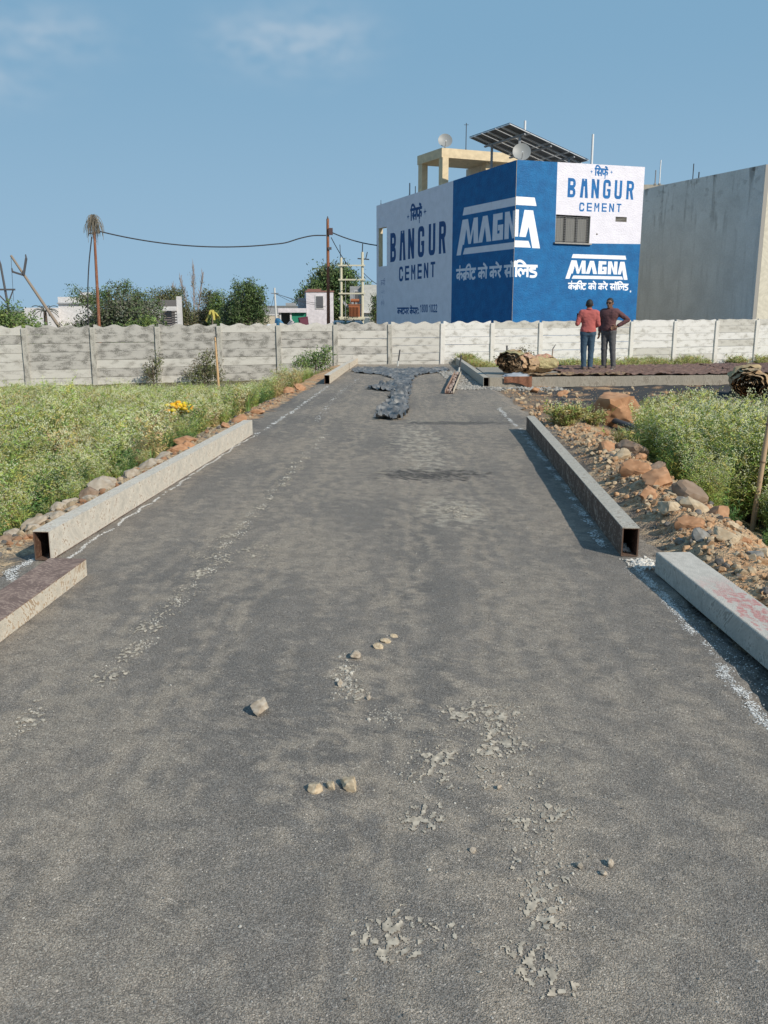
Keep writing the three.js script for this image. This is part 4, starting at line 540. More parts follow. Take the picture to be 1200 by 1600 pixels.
{
  const house = thing('painted_house', 'two-storey house with cement advertisements painted in blue and white', 'house', [K0.x, BASE, K0.z]);
  const at = (s, r, y = 0) => V(-dirL.x * (HL - s) + dirR.x * r, y, -dirL.z * (HL - s) + dirR.z * r); // s from the rear along the shaded wall, r along the sunlit wall
  const wallMesh = (name, shape, depth, m, p, yaw) => { const q = part(name, new THREE.ExtrudeGeometry(shape, { depth, bevelEnabled: false }), m, house); q.position.copy(p); q.rotation.y = yaw; return q; };
  const hole = (s, x0, y0, x1, y1) => { const h = new THREE.Path(); h.moveTo(x0, y0); h.lineTo(x0, y1); h.lineTo(x1, y1); h.lineTo(x1, y0); h.closePath(); s.holes.push(h); };
  const T = (y) => y - BASE;
  const sl = new THREE.Shape(); sl.moveTo(0, 0); sl.lineTo(HL, 0); sl.lineTo(HL, T(6.75)); sl.lineTo(0, T(6.41)); sl.closePath(); hole(sl, 0.25, T(3.57), 1.2, T(5.35));
  wallMesh('shaded_wall', sl, 0.22, [mat([1, 1, 1], { map: leftPaint, roughness: 0.75, bumpMap: rep(cemBump, 0.25, 0.3), bumpScale: 0.02 }), cream], at(0, 0).addScaledVector(dirR, 0.22), yawL);
  const sr = new THREE.Shape(); sr.moveTo(0.003, 0); sr.lineTo(HR, 0); sr.lineTo(HR, T(6.89)); sr.lineTo(0.003, T(6.75)); sr.closePath(); hole(sr, 1.8, T(3.98), 3.4, T(4.97)); hole(sr, 4.6, T(4.83), 5.15, T(5.01)); hole(sr, 3.7, T(4.31), 3.78, T(4.36));
  wallMesh('sunlit_wall', sr, 0.22, [mat([1, 1, 1], { map: rightPaint, roughness: 0.7, bumpMap: rep(cemBump, 0.25, 0.3), bumpScale: 0.02 }), creamWall], at(HL, 0).addScaledVector(dirL, -0.222), yawR).position.addScaledVector(dirL, 0.004);
  const ob = (name, s0, s1, r0, r1, y0, y1, m, parent = house) => { const c = at((s0 + s1) / 2, (r0 + r1) / 2, T((y0 + y1) / 2)), q = part(name, box(s1 - s0, y1 - y0, r1 - r0), m, parent); q.position.copy(c); q.rotation.y = yawL; return q; };
  ob('side_wall', 1.6, HL - 0.23, HR - 0.22, HR - 0.01, BASE, 6.4, creamWall); ob('rear_wall', 1.4, 1.6, 0.23, HR - 0.01, BASE, 5.9, creamWall); ob('roof_slab', 1.6, HL - 0.23, 0.23, HR - 0.23, 5.6, 5.78, concreteM); ob('floor_slab', 0, HL - 0.24, 0.23, HR - 0.23, 3.0, 3.15, concreteM); ob('partition', 8.6, 8.75, 0.23, HR - 0.23, 3.15, 5.6, creamWall);
  // barred window, vent slot
  const win = new THREE.Group(); win.name = 'window'; house.add(win); win.position.copy(at(HL, 0)); win.rotation.y = yawR;
  part('frame', [box(1.6, 0.05, 0.06, 2.6, T(4.0), -0.10), box(1.6, 0.05, 0.06, 2.6, T(4.945), -0.10), ...[1.83, 2.3, 2.84, 3.37].map((x) => box(0.05, 0.9, 0.06, x, T(4.47), -0.10))], darkMetal, win);
  for (const [x0, x1] of [[1.855, 2.275], [2.325, 2.815], [2.865, 3.345]]) part('pane', box(x1 - x0, 0.89, 0.008, (x0 + x1) / 2, T(4.472), -0.14), glassM, win);
  const bars = []; for (let i = 0; i < 15; i++) bars.push(box(1.5, 0.012, 0.012, 2.6, T(4.06 + i * 0.0605), -0.06)); for (let i = 0; i < 9; i++) bars.push(box(0.01, 0.88, 0.01, 2.0 + i * 0.16, T(4.47), -0.048)); const gr = part('grille', bars, mat([0.22, 0.22, 0.22], { roughness: 0.5 }), win); gr.userData.kind = 'stuff';
  part('sill', box(1.72, 0.05, 0.1, 2.6, T(3.955), 0.045), concreteM, win);
  const vent = new THREE.Group(); vent.name = 'vent'; house.add(vent); vent.position.copy(at(HL, 0)); vent.rotation.y = yawR; part('back', box(0.55, 0.18, 0.01, 4.875, T(4.92), -0.15), mat([0.14, 0.15, 0.17]), vent); for (let i = 0; i < 3; i++) part('louvre', box(0.54, 0.02, 0.07, 4.875, T(4.87 + i * 0.05), -0.08), concreteM, vent);
  // open roof frame and stair room
  ob('roof_frame_slab', 4.45, 6.72, 0.0, 4.2, 7.66, 8.03, cream); ob('column', 4.45, 4.8, 0.02, 0.3, 6.3, 7.66, cream); ob('column', 6.37, 6.7, 0.02, 0.3, 6.3, 7.66, cream); ob('column', 6.1, 6.4, 2.3, 2.6, 5.78, 7.66, cream); ob('stair_room', 4.3, 6.2, 2.55, 5.2, 5.78, 7.66, creamWall);
  for (const r of [2.72, 3.3]) { const w = ob('stair_window', 6.2, 6.215, r, r + 0.42, 6.4, 7.3, mat([0.09, 0.095, 0.11], { roughness: 0.3 })); w.userData = {}; }
  // rooftop things
  const W3 = (s, r, y) => at(s, r, y).add(V(K0.x, 0, K0.z));
  const sol = thing('solar_array', 'tilted solar panel array seen from below on the house roof', 'solar panels', W3(10, 2, 5.78).toArray()), o3 = W3(10, 2, 5.78), lp = (s, r, y) => W3(s, r, y).sub(o3);
  const sA = 8.38, sB = 11.4, rA = 0.29, rB = 3.98, hA = 8.2, hB = 7.18, yAt = (r) => lerp(hA, hB, (r - rA) / (rB - rA)), dn = 0.035;
  const quadBox = (s0, s1, r0, r1, dy, th) => { const c = [[s0, r0], [s1, r0], [s1, r1], [s0, r1]], p = [...c.map(([s, r]) => lp(s, r, yAt(r) + dy)), ...c.map(([s, r]) => lp(s, r, yAt(r) + dy - th))], g = new THREE.BufferGeometry(), f = [[0, 1, 2, 3], [7, 6, 5, 4], [0, 4, 5, 1], [1, 5, 6, 2], [2, 6, 7, 3], [3, 7, 4, 0]], pos = []; for (const [a, b, e, d] of f) for (const k of [a, b, e, a, e, d]) pos.push(p[k].x, p[k].y, p[k].z); g.setAttribute('position', new THREE.Float32BufferAttribute(pos, 3)); g.computeVertexNormals(); return g; };
  const cellM = mat([0.035, 0.04, 0.055], { roughness: 0.25 }), backM = mat([0.13, 0.135, 0.145], { roughness: 0.6 });
  for (let i = 0; i < 3; i++) for (let j = 0; j < 4; j++) { const s0 = lerp(sA, sB, i / 3) + 0.03, s1 = lerp(sA, sB, (i + 1) / 3) - 0.03, r0 = lerp(rA, rB, j / 4) + 0.01, r1 = lerp(rA, rB, (j + 1) / 4) - 0.01; const pn = part('solar_panel', quadBox(s0, s1, r0, r1, 0, 0.02), cellM, sol); part('backsheet', quadBox(s0 + 0.02, s1 - 0.02, r0 + 0.02, r1 - 0.02, -0.024, 0.004), backM, pn); part('panel_frame', [quadBox(s0, s0 + 0.03, r0, r1, -0.022, dn), quadBox(s1 - 0.03, s1, r0, r1, -0.022, dn), quadBox(s0 + 0.031, s1 - 0.031, r0, r0 + 0.03, -0.022, dn), quadBox(s0 + 0.031, s1 - 0.031, r1 - 0.03, r1, -0.022, dn)], mat([0.62, 0.63, 0.65], { metalness: 0.6, roughness: 0.35 }), pn); }
  for (const s of [sA + 0.5, sA + 1.5, sA + 2.5]) part('rail', quadBox(s - 0.025, s + 0.025, rA - 0.03, rB + 0.03, -0.06, 0.05), mat([0.66, 0.67, 0.69], { roughness: 0.4 }), sol);
  for (const r of [1.0, 2.2, 3.3]) part('purlin', quadBox(sA + 0.05, sB - 0.05, r - 0.03, r + 0.03, -0.115, 0.05), steelM, sol);
  for (const s of [9.0, 11.0]) for (const r of [1.0, 3.3]) part('post', bar(lp(s, r, 5.79), lp(s, r, yAt(r) - 0.17), 0.09), steelM, sol);
  const dish = (label, s, r, y, base, R) => { const p = W3(s, r, base), g = thing('satellite_dish', label, 'dish antenna', p.toArray(), Math.atan2(-p.x, -p.z) + 2.9 - Math.PI + 0.35), h = y - base; const lathe = new THREE.LatheGeometry([0, 0.2, 0.4, 0.6, 0.8, 1].map((t) => new THREE.Vector2(R * t, R * 0.22 * t * t)), 28); lathe.rotateX(Math.PI / 2 - 0.35).translate(0, h, 0); part('reflector', lathe, mat([0.27, 0.28, 0.28], { side: THREE.DoubleSide, roughness: 0.5 }), g); part('mast', cyl(V(0, 0, -0.04), V(0, h - 0.03, -0.04), 0.025), steelM, g); part('feed_arm', cyl(V(0, h - R * 0.85, 0.08), V(0, h - 0.05, R * 1.1), 0.012), steelM, g); part('feed_horn', cyl(V(0, h - 0.05, R * 1.1), V(0, h - 0.03, R * 0.95), 0.035), whiteMetal, g); };
  dish('grey satellite dish standing on the cream roof frame', 6.0, 0.5, 8.42, 8.03, 0.3); dish('satellite dish standing at the roof corner under the solar array', 12.0, 0.45, 7.08, 6.5, 0.33);
  const pole = (label, s, r, y0, y1, rad, m) => { const a = W3(s, r, y0), g = thing('roof_pole', label, 'pole', a.toArray()); part('tube', cyl(V(0, 0, 0), V(0, y1 - y0, 0), rad, rad * 0.9, 8), m, g); part('foot', cyl(V(0, 0, 0), V(0, 0.1, 0), rad * 1.8, rad * 1.6, 8), m, g); return g; };
  pole('thick white pipe standing behind the house parapet', 11.6, 3.95, 5.78, 8.05, 0.05, whiteMetal); pole('short white pipe standing behind the top of the solar array', 9.5, 2.2, 5.78, 8.75, 0.05, whiteMetal); const an = pole('thin dark antenna mast on the cream roof frame', 6.3, 1.35, 8.03, 9.15, 0.018, darkMetal); part('cross_rod', bar(V(-0.1, 1.05, 0), V(0.1, 1.05, 0), 0.015), darkMetal, an);
  const hk = pole('small rooftop pipe pair at the rear of the house parapet', 3.4, 0.12, 6.45, 7.05, 0.03, steelM); part('tube', cyl(V(0.25, 0, 0.1), V(0.25, 0.45, 0.1), 0.02), steelM, hk); pole('thin bent rod at the rear corner of the house parapet', 0.3, 0.1, 6.4, 6.65, 0.012, darkMetal);
}

// ------------------------------------------------------------------ neighbouring grey building
{
  const c0 = V(14.8, BASE, -36.8), g = thing('grey_building', 'tall plain building with a stained grey plaster side wall', 'building', c0.toArray());
  const stain = tex(1024, 512, (u, v) => { const x = u * 12, y = v * 8, a = fbm2(x * 0.5, y * 0.5, 5), drip = fbm2(x * 2.2, y * 0.18 + 3, 4), fine = fbm2(x * 9, y * 5, 3), top = sstep(0.62, 1.0, v + 0.12 * a), s = sstep(0.12, 0.6, drip + 0.5 * a) * (0.25 + 0.75 * top) + 0.5 * sstep(0.25, 0.5, fbm2(x * 1.1 + 7, y * 1.4, 4)) * top; const q = 0.62 * (1 + 0.16 * a + 0.09 * fine); return [lerp(q * 0.97, 0.24, s * 0.8), lerp(q, 0.24, s * 0.8), lerp(q, 0.235, s * 0.8)]; });
  stain.wrapS = stain.wrapT = THREE.ClampToEdgeWrapping;
  const H0 = 7.72, shp = new THREE.Shape(); shp.moveTo(0, 0); shp.lineTo(12, 0); shp.lineTo(12, H0); shp.lineTo(6, H0 - 0.08); shp.lineTo(0, H0 - 0.35); shp.closePath();
  const sm = rep(stain, 1 / 12, 1 / 8), side = part('stained_side_wall', new THREE.ExtrudeGeometry(shp, { depth: 0.2, bevelEnabled: false }), [mat([1, 1, 1], { map: sm, roughness: 0.95, bumpMap: rep(cemBump, 0.2, 0.4), bumpScale: 0.02 }), mat([0.3, 0.29, 0.27])], g);
  side.rotation.y = yawL; side.position.copy(dirL).multiplyScalar(-12).addScaledVector(dirR, 0.2);
  const f = part('front_wall', box(9, H0 - 0.04, 0.2), mat([0.62, 0.58, 0.48], { map: rep(plaster, 0.4) }), g); f.rotation.y = yawR; f.position.copy(dirR).multiplyScalar(4.703).addScaledVector(dirL, -0.1).setY(H0 / 2 - 0.02);
  const rf = part('roof_slab', box(8.6, 0.2, 11.5), concreteM, g); rf.rotation.y = yawR; rf.position.copy(dirR).multiplyScalar(4.55).addScaledVector(dirL, -6).setY(H0 - 1.0);
  const bk = part('rear_wall', box(9, H0 - 0.5, 0.2), concreteM, g); bk.rotation.y = yawR; bk.position.copy(dirR).multiplyScalar(4.703).addScaledVector(dirL, -11.9).setY((H0 - 0.5) / 2);
  const sd = part('side_wall', box(0.2, H0 - 0.5, 11.58), concreteM, g); sd.rotation.y = yawR; sd.position.copy(dirR).multiplyScalar(9.1).addScaledVector(dirL, -6).setY((H0 - 0.5) / 2);
  const rod = thing('rooftop_rod', 'thin rod rising from the grey building parapet', 'rod', [13.2, 6.75, -40.5]); part('rod', cyl(V(0, 0, 0), V(0, 0.85, 0), 0.02), darkMetal, rod); part('base', box(0.1, 0.06, 0.1, 0, 0.03, 0), concreteM, rod);
  const b2 = thing('rear_building', 'pale rooftop rising behind the painted house and grey building', 'building', [16.6, -0.6, -55]); part('wall', box(5.2, 8.7, 5, 0, 4.35, -2.5), mat([0.6, 0.57, 0.5], { map: rep(plaster, 0.3) }), b2); part('parapet', box(5.4, 0.5, 0.2, 0, 8.96, 0.12), mat([0.42, 0.39, 0.33], { map: rep(plaster, 0.3) }), b2); part('ledge', box(5.5, 0.12, 0.3, 0, 8.2, 0.15), concreteM, b2);
  for (const [x, h, m, l] of [[15.95, 1.35, whiteMetal, 'white pipe standing on the rear rooftop'], [15.7, 0.8, steelM, 'short grey pipe standing on the rear rooftop'], [18.2, 0.7, darkMetal, 'thin dark rod standing on the rear rooftop']]) { const q = thing('rooftop_pipe', l, 'pipe', [x, 8.6, -54.8]); part('tube', cyl(V(0, 0, 0), V(0, h, 0), 0.035), m, q); part('base', box(0.12, 0.08, 0.12, 0, 0.04, 0), concreteM, q); }
}

// ------------------------------------------------------------------ far buildings behind the wall
{
  const white = mat([0.72, 0.70, 0.70], { map: rep(plaster, 0.3) }), lilac = mat([0.70, 0.66, 0.70], { map: rep(plaster, 0.3) }), grey = mat([0.34, 0.35, 0.36], { map: rep(plaster, 0.3) }), dark = mat([0.10, 0.105, 0.11]), red = mat([0.24, 0.12, 0.10]);
  const h = thing('white_house', 'small lilac white house with a square upper room and green shaded porch', 'house', [-5.5, -0.6, -66], 0.12), Y = (y) => y + 0.6;
  part('upper_wall', box(1.95, Y(2.78), 3, 0.9, Y(2.78) / 2, -1.5), lilac, h); const rf = part('roof', box(2.05, 0.1, 3.1, 0.9, Y(2.83), -1.5), red, h); part('parapet', box(1.0, 0.12, 0.1, 0.5, Y(2.94), -0.05), red, rf);
  const w = part('window', box(0.62, 0.95, 0.06, 0.88, Y(2.08), 0.02), white, h); part('pane', box(0.5, 0.82, 0.04, 0.88, Y(2.08), 0.055), mat([0.12, 0.12, 0.13], { roughness: 0.3 }), w);
  part('side_room', box(0.5, Y(2.4), 2, -0.35, Y(2.4) / 2, -2.2), grey, h);
  part('porch_slab', box(2.0, 0.3, 2.2, -1.1, Y(1.5), -0.9), lilac, h); part('porch_wall', box(1.9, Y(1.34), 0.1, -1.1, Y(1.34) / 2, -2.0), dark, h); for (const x of [-1.95, -1.2]) part('column', box(0.12, Y(1.34), 0.12, x, Y(1.34) / 2, -0.05), white, h);
  part('green_screen', box(1.1, 1.1, 0.04, -0.62, Y(0.8), -0.1), mat([0.02, 0.22, 0.14]), h);
  const gb = thing('grey_shed', 'long low grey wall building behind the white house', 'building', [-9.4, -0.6, -78], 0.1); part('wall', box(4.6, 2.4, 3, 0, 1.2, -1.5), grey, gb); part('coping', box(4.7, 0.1, 3.1, 0, 2.44, -1.5), mat([0.2, 0.2, 0.2]), gb); part('parapet_block', box(0.9, 0.25, 0.4, 1.5, 2.6, -0.4), grey, gb);
  const rb = thing('pale_building', 'pale two-storey building beside the transformer, partly behind the painted house', 'building', [-1.75, -0.6, -74], 0); part('front_wall', box(2.6, Y(3.5), 4, 1.3, Y(3.5) / 2, -2), mat([0.58, 0.58, 0.55], { map: rep(plaster, 0.3) }), rb); part('shade_grey_wing', box(1.0, Y(3.4), 3.4, -0.5, Y(3.4) / 2, -2.1), grey, rb); part('ledge', box(2.8, 0.1, 0.3, 1.3, Y(1.35), 0.15), white, rb);  // left wing of the white building: its shade is put into the grey colour
  const w2 = part('window', box(0.4, 0.9, 0.05, -0.45, Y(2.6), -0.38), white, rb); part('pane', box(0.3, 0.8, 0.04, -0.45, Y(2.6), -0.35), dark, w2); part('door', box(0.8, 1.4, 0.05, 0.2, Y(0.2), 0.02), mat([0.16, 0.2, 0.22]), rb);
  const wb = thing('white_terrace', 'low bright white building with stepped parapet behind the leaning pole', 'building', [-31.2, -0.6, -85]); part('wall', box(2.4, Y(1.75), 3, -0.9, Y(1.75) / 2, -1.5), white, wb); part('upper_block', box(2.2, Y(2.75), 3, 1.3, Y(2.75) / 2, -4), white, wb); part('stair_parapet', box(0.9, 0.5, 1, 2.4, Y(2.95), -4.2), white, wb); part('ledge', box(2.3, 0.14, 0.2, 1.3, Y(2.15), -2.4), grey, wb);
  const wc = thing('white_outbuilding', 'bright white wall showing between dark trees', 'building', [-21.5, -0.6, -80]); part('wall', box(5, 2.7, 3, 0, 1.35, -1.5), white, wc); part('parapet', box(5.1, 0.2, 3.1, 0, 2.82, -1.5), white, wc);
  const cs = thing('concrete_shelter', 'open white concrete shelter with slatted dark interior beside the trees', 'shelter', [-14.3, -0.6, -62]); part('pillar', box(0.28, Y(2.42), 0.4, 0.5, Y(2.42) / 2, 0), white, cs); part('beam', box(1.4, 0.28, 0.6, -0.35, Y(1.62), -0.02), white, cs); part('rear_wall', box(1.4, Y(2.2), 0.1, -0.35, Y(2.2) / 2, -1.2), mat([0.16, 0.15, 0.15]), cs); for (let i = 0; i < 6; i++) part('slat', box(1.0, 0.06, 0.08, -0.14, Y(0.55 + i * 0.16), -0.2), mat([0.24, 0.2, 0.2]), cs); for (let i = 0; i < 5; i++) part('step_block', box(0.16, 0.1, 0.3, 0.3, Y(0.6 + i * 0.18), 0.02), white, cs);
  const lw = thing('cream_wall', 'low cream wall showing below the far trees', 'wall', [-10.5, -0.6, -76]); part('wall', box(8, 1.7, 0.2, -2, 0.85, 0), mat([0.66, 0.58, 0.46], { map: rep(plaster, 0.3) }), lw); part('coping', box(8.1, 0.1, 0.3, -2, 1.74, 0), white, lw);
  // heap of wrapped goods and a parked car just beyond the wall
  const lump = (name, label, x, y, z, sx, sy, sz, c) => { const q = rockGeo(Math.round(x * 97 + 400), 3).scale(sx, sy, sz); const m = solo(name, q, mat(c, { roughness: 0.7 }), label, 'bundle'); m.position.set(x, y, z); m.rotation.y = 0.4; };
  lump('wrapped_bundle', 'blue plastic wrapped bundle behind the boundary wall', -5.95, 0.55, -52, 0.45, 0.55, 0.4, [0.05, 0.2, 0.36]); lump('wrapped_bundle', 'pale grey sack heap behind the boundary wall', -5.2, 0.6, -52, 0.5, 0.5, 0.4, [0.5, 0.46, 0.46]); lump('wrapped_bundle', 'long pale sack lying at the foot of the white pole', -6.6, 0.45, -52.5, 0.5, 0.4, 0.4, [0.56, 0.58, 0.6]);
  const cab = thing('maroon_cabinet', 'tilted maroon cabinet standing among sacks behind the wall', 'cabinet', [-4.35, -0.6, -51.5], 0.2); cab.rotation.z = 0.12; part('body', box(0.5, 1.75, 0.5, 0, 0.87, 0), mat([0.12, 0.03, 0.05]), cab); part('door', box(0.44, 1.5, 0.03, 0, 0.9, 0.262), mat([0.15, 0.045, 0.07]), cab);
  const car = thing('parked_car', 'pale blue car parked under the transformer, roof showing over the wall', 'car', [-1.9, -0.6, -49.5], 0.05); const cs2 = new THREE.Shape(); cs2.moveTo(-1.5, 0.35); cs2.lineTo(1.5, 0.35); cs2.lineTo(1.52, 0.8); cs2.lineTo(1.0, 0.95); cs2.lineTo(0.65, 1.48); cs2.lineTo(-0.75, 1.5); cs2.lineTo(-1.2, 0.98); cs2.lineTo(-1.52, 0.85); cs2.closePath();
  part('body', new THREE.ExtrudeGeometry(cs2, { depth: 1.4, bevelSize: 0.06, bevelThickness: 0.06, bevelSegments: 2 }).translate(0, 0, -0.7), mat([0.42, 0.50, 0.56], { roughness: 0.3 }), car); part('side_window', box(1.35, 0.38, 0.02, -0.08, 1.2, 0.78), glassM, car); for (const x of [-0.95, 0.95]) for (const z of [-0.62, 0.62]) part('wheel', new THREE.CylinderGeometry(0.3, 0.3, 0.2, 18).rotateX(Math.PI / 2).translate(x, 0.3, z), darkMetal, car);
}

// ------------------------------------------------------------------ poles, wires, transformer
{
  const rustM = cem(12, [0.26, 0.105, 0.06], [0.36, 0.30, 0.24], 0.38, 0.8), wood = mat([0.27, 0.22, 0.175]), wireM = mat([0.045, 0.045, 0.05]), paleM = mat([0.62, 0.58, 0.44]), poleDark = mat([0.09, 0.09, 0.10]);
  const p1 = thing('rusty_pole', 'rusty red pole with dead creeper hanging from its top', 'pole', [-13.72, -0.62, -44]); part('shaft', cyl(V(0, 0, 0), V(0.1, 6.0, 0), 0.085, 0.055, 10), rustM, p1); part('insulator', cyl(V(0.1, 5.75, 0), V(0.1, 6.35, 0), 0.06, 0.03), poleDark, p1); part('bracket', cyl(V(-0.15, 5.65, 0), V(0.35, 5.7, 0), 0.03), poleDark, p1);
  const r = rng(61), vine = []; for (let i = 0; i < 130; i++) { const a = r() * 6.28, R = 0.15 + 0.32 * r(), x0 = 0.08 + 0.1 * (r() - 0.5), y0 = 6.1 + 0.4 * r(), l = 0.1 + 0.75 * r() * r() * r(); vine.push(tube([V(x0, y0, 0), V(x0 + Math.cos(a) * R * 0.6, y0 + 0.12 * r() - 0.05, Math.sin(a) * R * 0.6), V(x0 + Math.cos(a) * R, y0 - 0.3 - 0.3 * l, Math.sin(a) * R), V(x0 + Math.cos(a) * R * 1.02 + 0.06 * (r() - 0.5), y0 - 0.4 - l, Math.sin(a) * R)], 0.009, 8, 3)); }
  const vm = part('dead_creeper', vine, mat([0.24, 0.21, 0.16]), p1); vm.userData.kind = 'stuff'; part('loose_wire', tube([V(-0.02, 5.5, 0.05), V(-0.25, 4.2, 0.05), V(-0.42, 2.6, 0.05), V(-0.5, 0.6, 0.05)], 0.03, 20, 5), wireM, p1);
  const p2 = thing('utility_pole', 'tall rusty utility pole with a wire junction behind the wall', 'pole', [-2.8, -0.62, -46]); part('shaft', cyl(V(0, 0, 0), V(0.04, 6.5, 0), 0.095, 0.07, 10), rustM, p2); part('junction_box', box(0.2, 0.32, 0.2, 0.18, 5.9, 0.05), mat([0.1, 0.06, 0.06]), p2); part('clamp', box(0.18, 0.12, 0.14, 0.12, 5.1, 0.05), poleDark, p2); part('top_cap', cyl(V(0.04, 6.5, 0), V(0.04, 6.62, 0), 0.05, 0.02), poleDark, p2);
  const wire = (label, a, b, sag, rad = 0.028, bumps = []) => { const pts = []; for (let i = 0; i <= 16; i++) { const t = i / 16; const p = V().lerpVectors(a, b, t); p.y -= sag * 4 * t * (1 - t); pts.push(p); } for (const [k, dx, dy] of bumps) { pts[k].y += dy; pts[k].x += dx; } solo('overhead_wire', tube(pts, rad, 80, 5), wireM, label, 'wire'); };
  wire('sagging black wire between the creeper pole and the utility pole', V(-13.35, 5.12, -44), V(-2.85, 5.1, -46), 0.62, 0.03, [[15, 0, 0.12], [14, 0, 0.1]]);
  wire('black wire from the utility pole to the painted house', V(-2.7, 5.3, -46), V(-0.1, 4.55, -45.2), 0.12, 0.028);
  wire('thin wire from the utility pole down to the transformer stand', V(-2.6, 5.0, -46), V(-1.3, 3.3, -52), 0.25, 0.02); wire('thin wire from the transformer stand to the pale building', V(-1.2, 3.6, -52), V(0.2, 2.9, -60), 0.15, 0.018);
  const lp = thing('leaning_pole', 'leaning weathered wooden pole with a forked dark crossarm', 'pole', [-17.0, -0.62, -50]); part('shaft', cyl(V(0, 0, 0), V(-3.05, 5.0, 0), 0.1, 0.06, 10), wood, lp); const ca = part('crossarm', [bar(V(-2.42, 3.97, 0.1), V(-3.0, 4.15, 0.1), 0.1), bar(V(-2.42, 3.97, 0.1), V(-2.2, 4.85, 0.1), 0.1)], poleDark, lp); for (const [x, y] of [[-3.0, 4.15], [-2.2, 4.85]]) part('insulator', [cyl(V(x, y, 0.1), V(x - 0.02, y + 0.2, 0.1), 0.05, 0.03)], poleDark, ca); part('hanging_wire', cyl(V(-3.05, 4.98, 0), V(-3.12, 2.6, 0), 0.01), wireM, lp);
  const fl = thing('lattice_pole', 'far dark pole with crossarm and braces standing among bushes', 'pole', [-26.7, -0.62, -65]); part('shaft', cyl(V(0.35, 0, 0), V(-0.15, 5.3, 0), 0.1, 0.07), poleDark, fl); part('crossarm', bar(V(-0.8, 3.55, 0.08), V(0.75, 3.55, 0.08), 0.12), poleDark, fl); part('brace', bar(V(-0.7, 3.5, 0.08), V(0.12, 2.6, 0.08), 0.07), poleDark, fl); part('brace', bar(V(0.6, 3.5, 0.08), V(0.18, 2.6, 0.08), 0.07), poleDark, fl); part('insulator', cyl(V(-0.15, 5.3, 0), V(-0.2, 5.6, 0), 0.06, 0.03), poleDark, fl);
  const wp = thing('white_pole', 'slim white pole with radiating service wires beside the white house', 'pole', [-7.0, -0.62, -60]); part('shaft', cyl(V(0, 0, 0), V(-0.12, 3.55, 0), 0.07, 0.06), mat([0.6, 0.6, 0.58]), wp); part('crossarm', bar(V(-0.35, 3.2, 0.05), V(0.15, 3.2, 0.05), 0.05), steelM, wp); for (const [x, y] of [[1.6, 2.4], [2.4, 2.6], [3.0, 2.35], [-0.9, 1.9]]) part('service_wire', tube([V(-0.1, 3.2, 0.05), V(x / 2, (3.2 + y) / 2 - 0.1, -1), V(x, y, -3)], 0.012, 12, 4), wireM, wp);
  const ts = thing('transformer_stand', 'two-pole transformer stand with pale steel crossbars behind the wall', 'transformer stand', [-2.43, -0.62, -52]);
  part('pole', cyl(V(0, 0, 0), V(0.03, 5.0, 0), 0.085, 0.075), paleM, ts); part('pole', cyl(V(1.2, 0, 0), V(1.22, 5.3, 0), 0.085, 0.075), paleM, ts); for (const y of [4.57, 3.8, 3.05, 1.73]) part('crossbar', box(1.5, 0.08, 0.06, 0.62, y, 0.11), paleM, ts); part('platform', box(1.4, 0.07, 0.8, 0.62, 1.65, -0.2), paleM, ts); part('thin_rod', cyl(V(0.25, 1.7, 0.1), V(0.27, 3.9, 0.1), 0.02), steelM, ts); part('thin_rod', cyl(V(0.0, 5.0, 0), V(-0.03, 5.7, 0), 0.02), darkMetal, ts); part('horn_gap', [cyl(V(1.22, 5.3, 0), V(1.24, 5.75, 0), 0.03), bar(V(0.95, 4.95, 0), V(1.6, 4.9, 0), 0.06), bar(V(1.4, 4.9, 0), V(1.5, 5.3, 0), 0.05)], darkMetal, ts);
  const tr = thing('transformer', 'rusty orange power transformer with finned tank on a pole stand', 'transformer', [-1.68, 1.07, -52.1]), trM = mat([0.36, 0.13, 0.055], { roughness: 0.7 }); part('tank', box(0.62, 0.72, 0.42, 0, 0.37, 0), trM, tr); for (let i = 0; i < 7; i++) part('fin', box(0.03, 0.55, 0.1, -0.24 + i * 0.08, 0.36, 0.262), trM, tr); part('lid', box(0.68, 0.04, 0.48, 0, 0.755, 0), trM, tr); part('conservator', cyl(V(-0.2, 0.98, 0), V(0.28, 0.98, 0), 0.09, 0.09, 14), trM, tr); for (const x of [-0.2, 0, 0.2]) part('bushing', cyl(V(x, 0.77, -0.12), V(x, 1.0, -0.12), 0.035, 0.02), mat([0.2, 0.12, 0.09]), tr); part('chute', bar(V(-0.32, 0.6, 0), V(-0.85, 1.1, 0.1), 0.12, 0.05), mat([0.45, 0.46, 0.46]), tr);
}

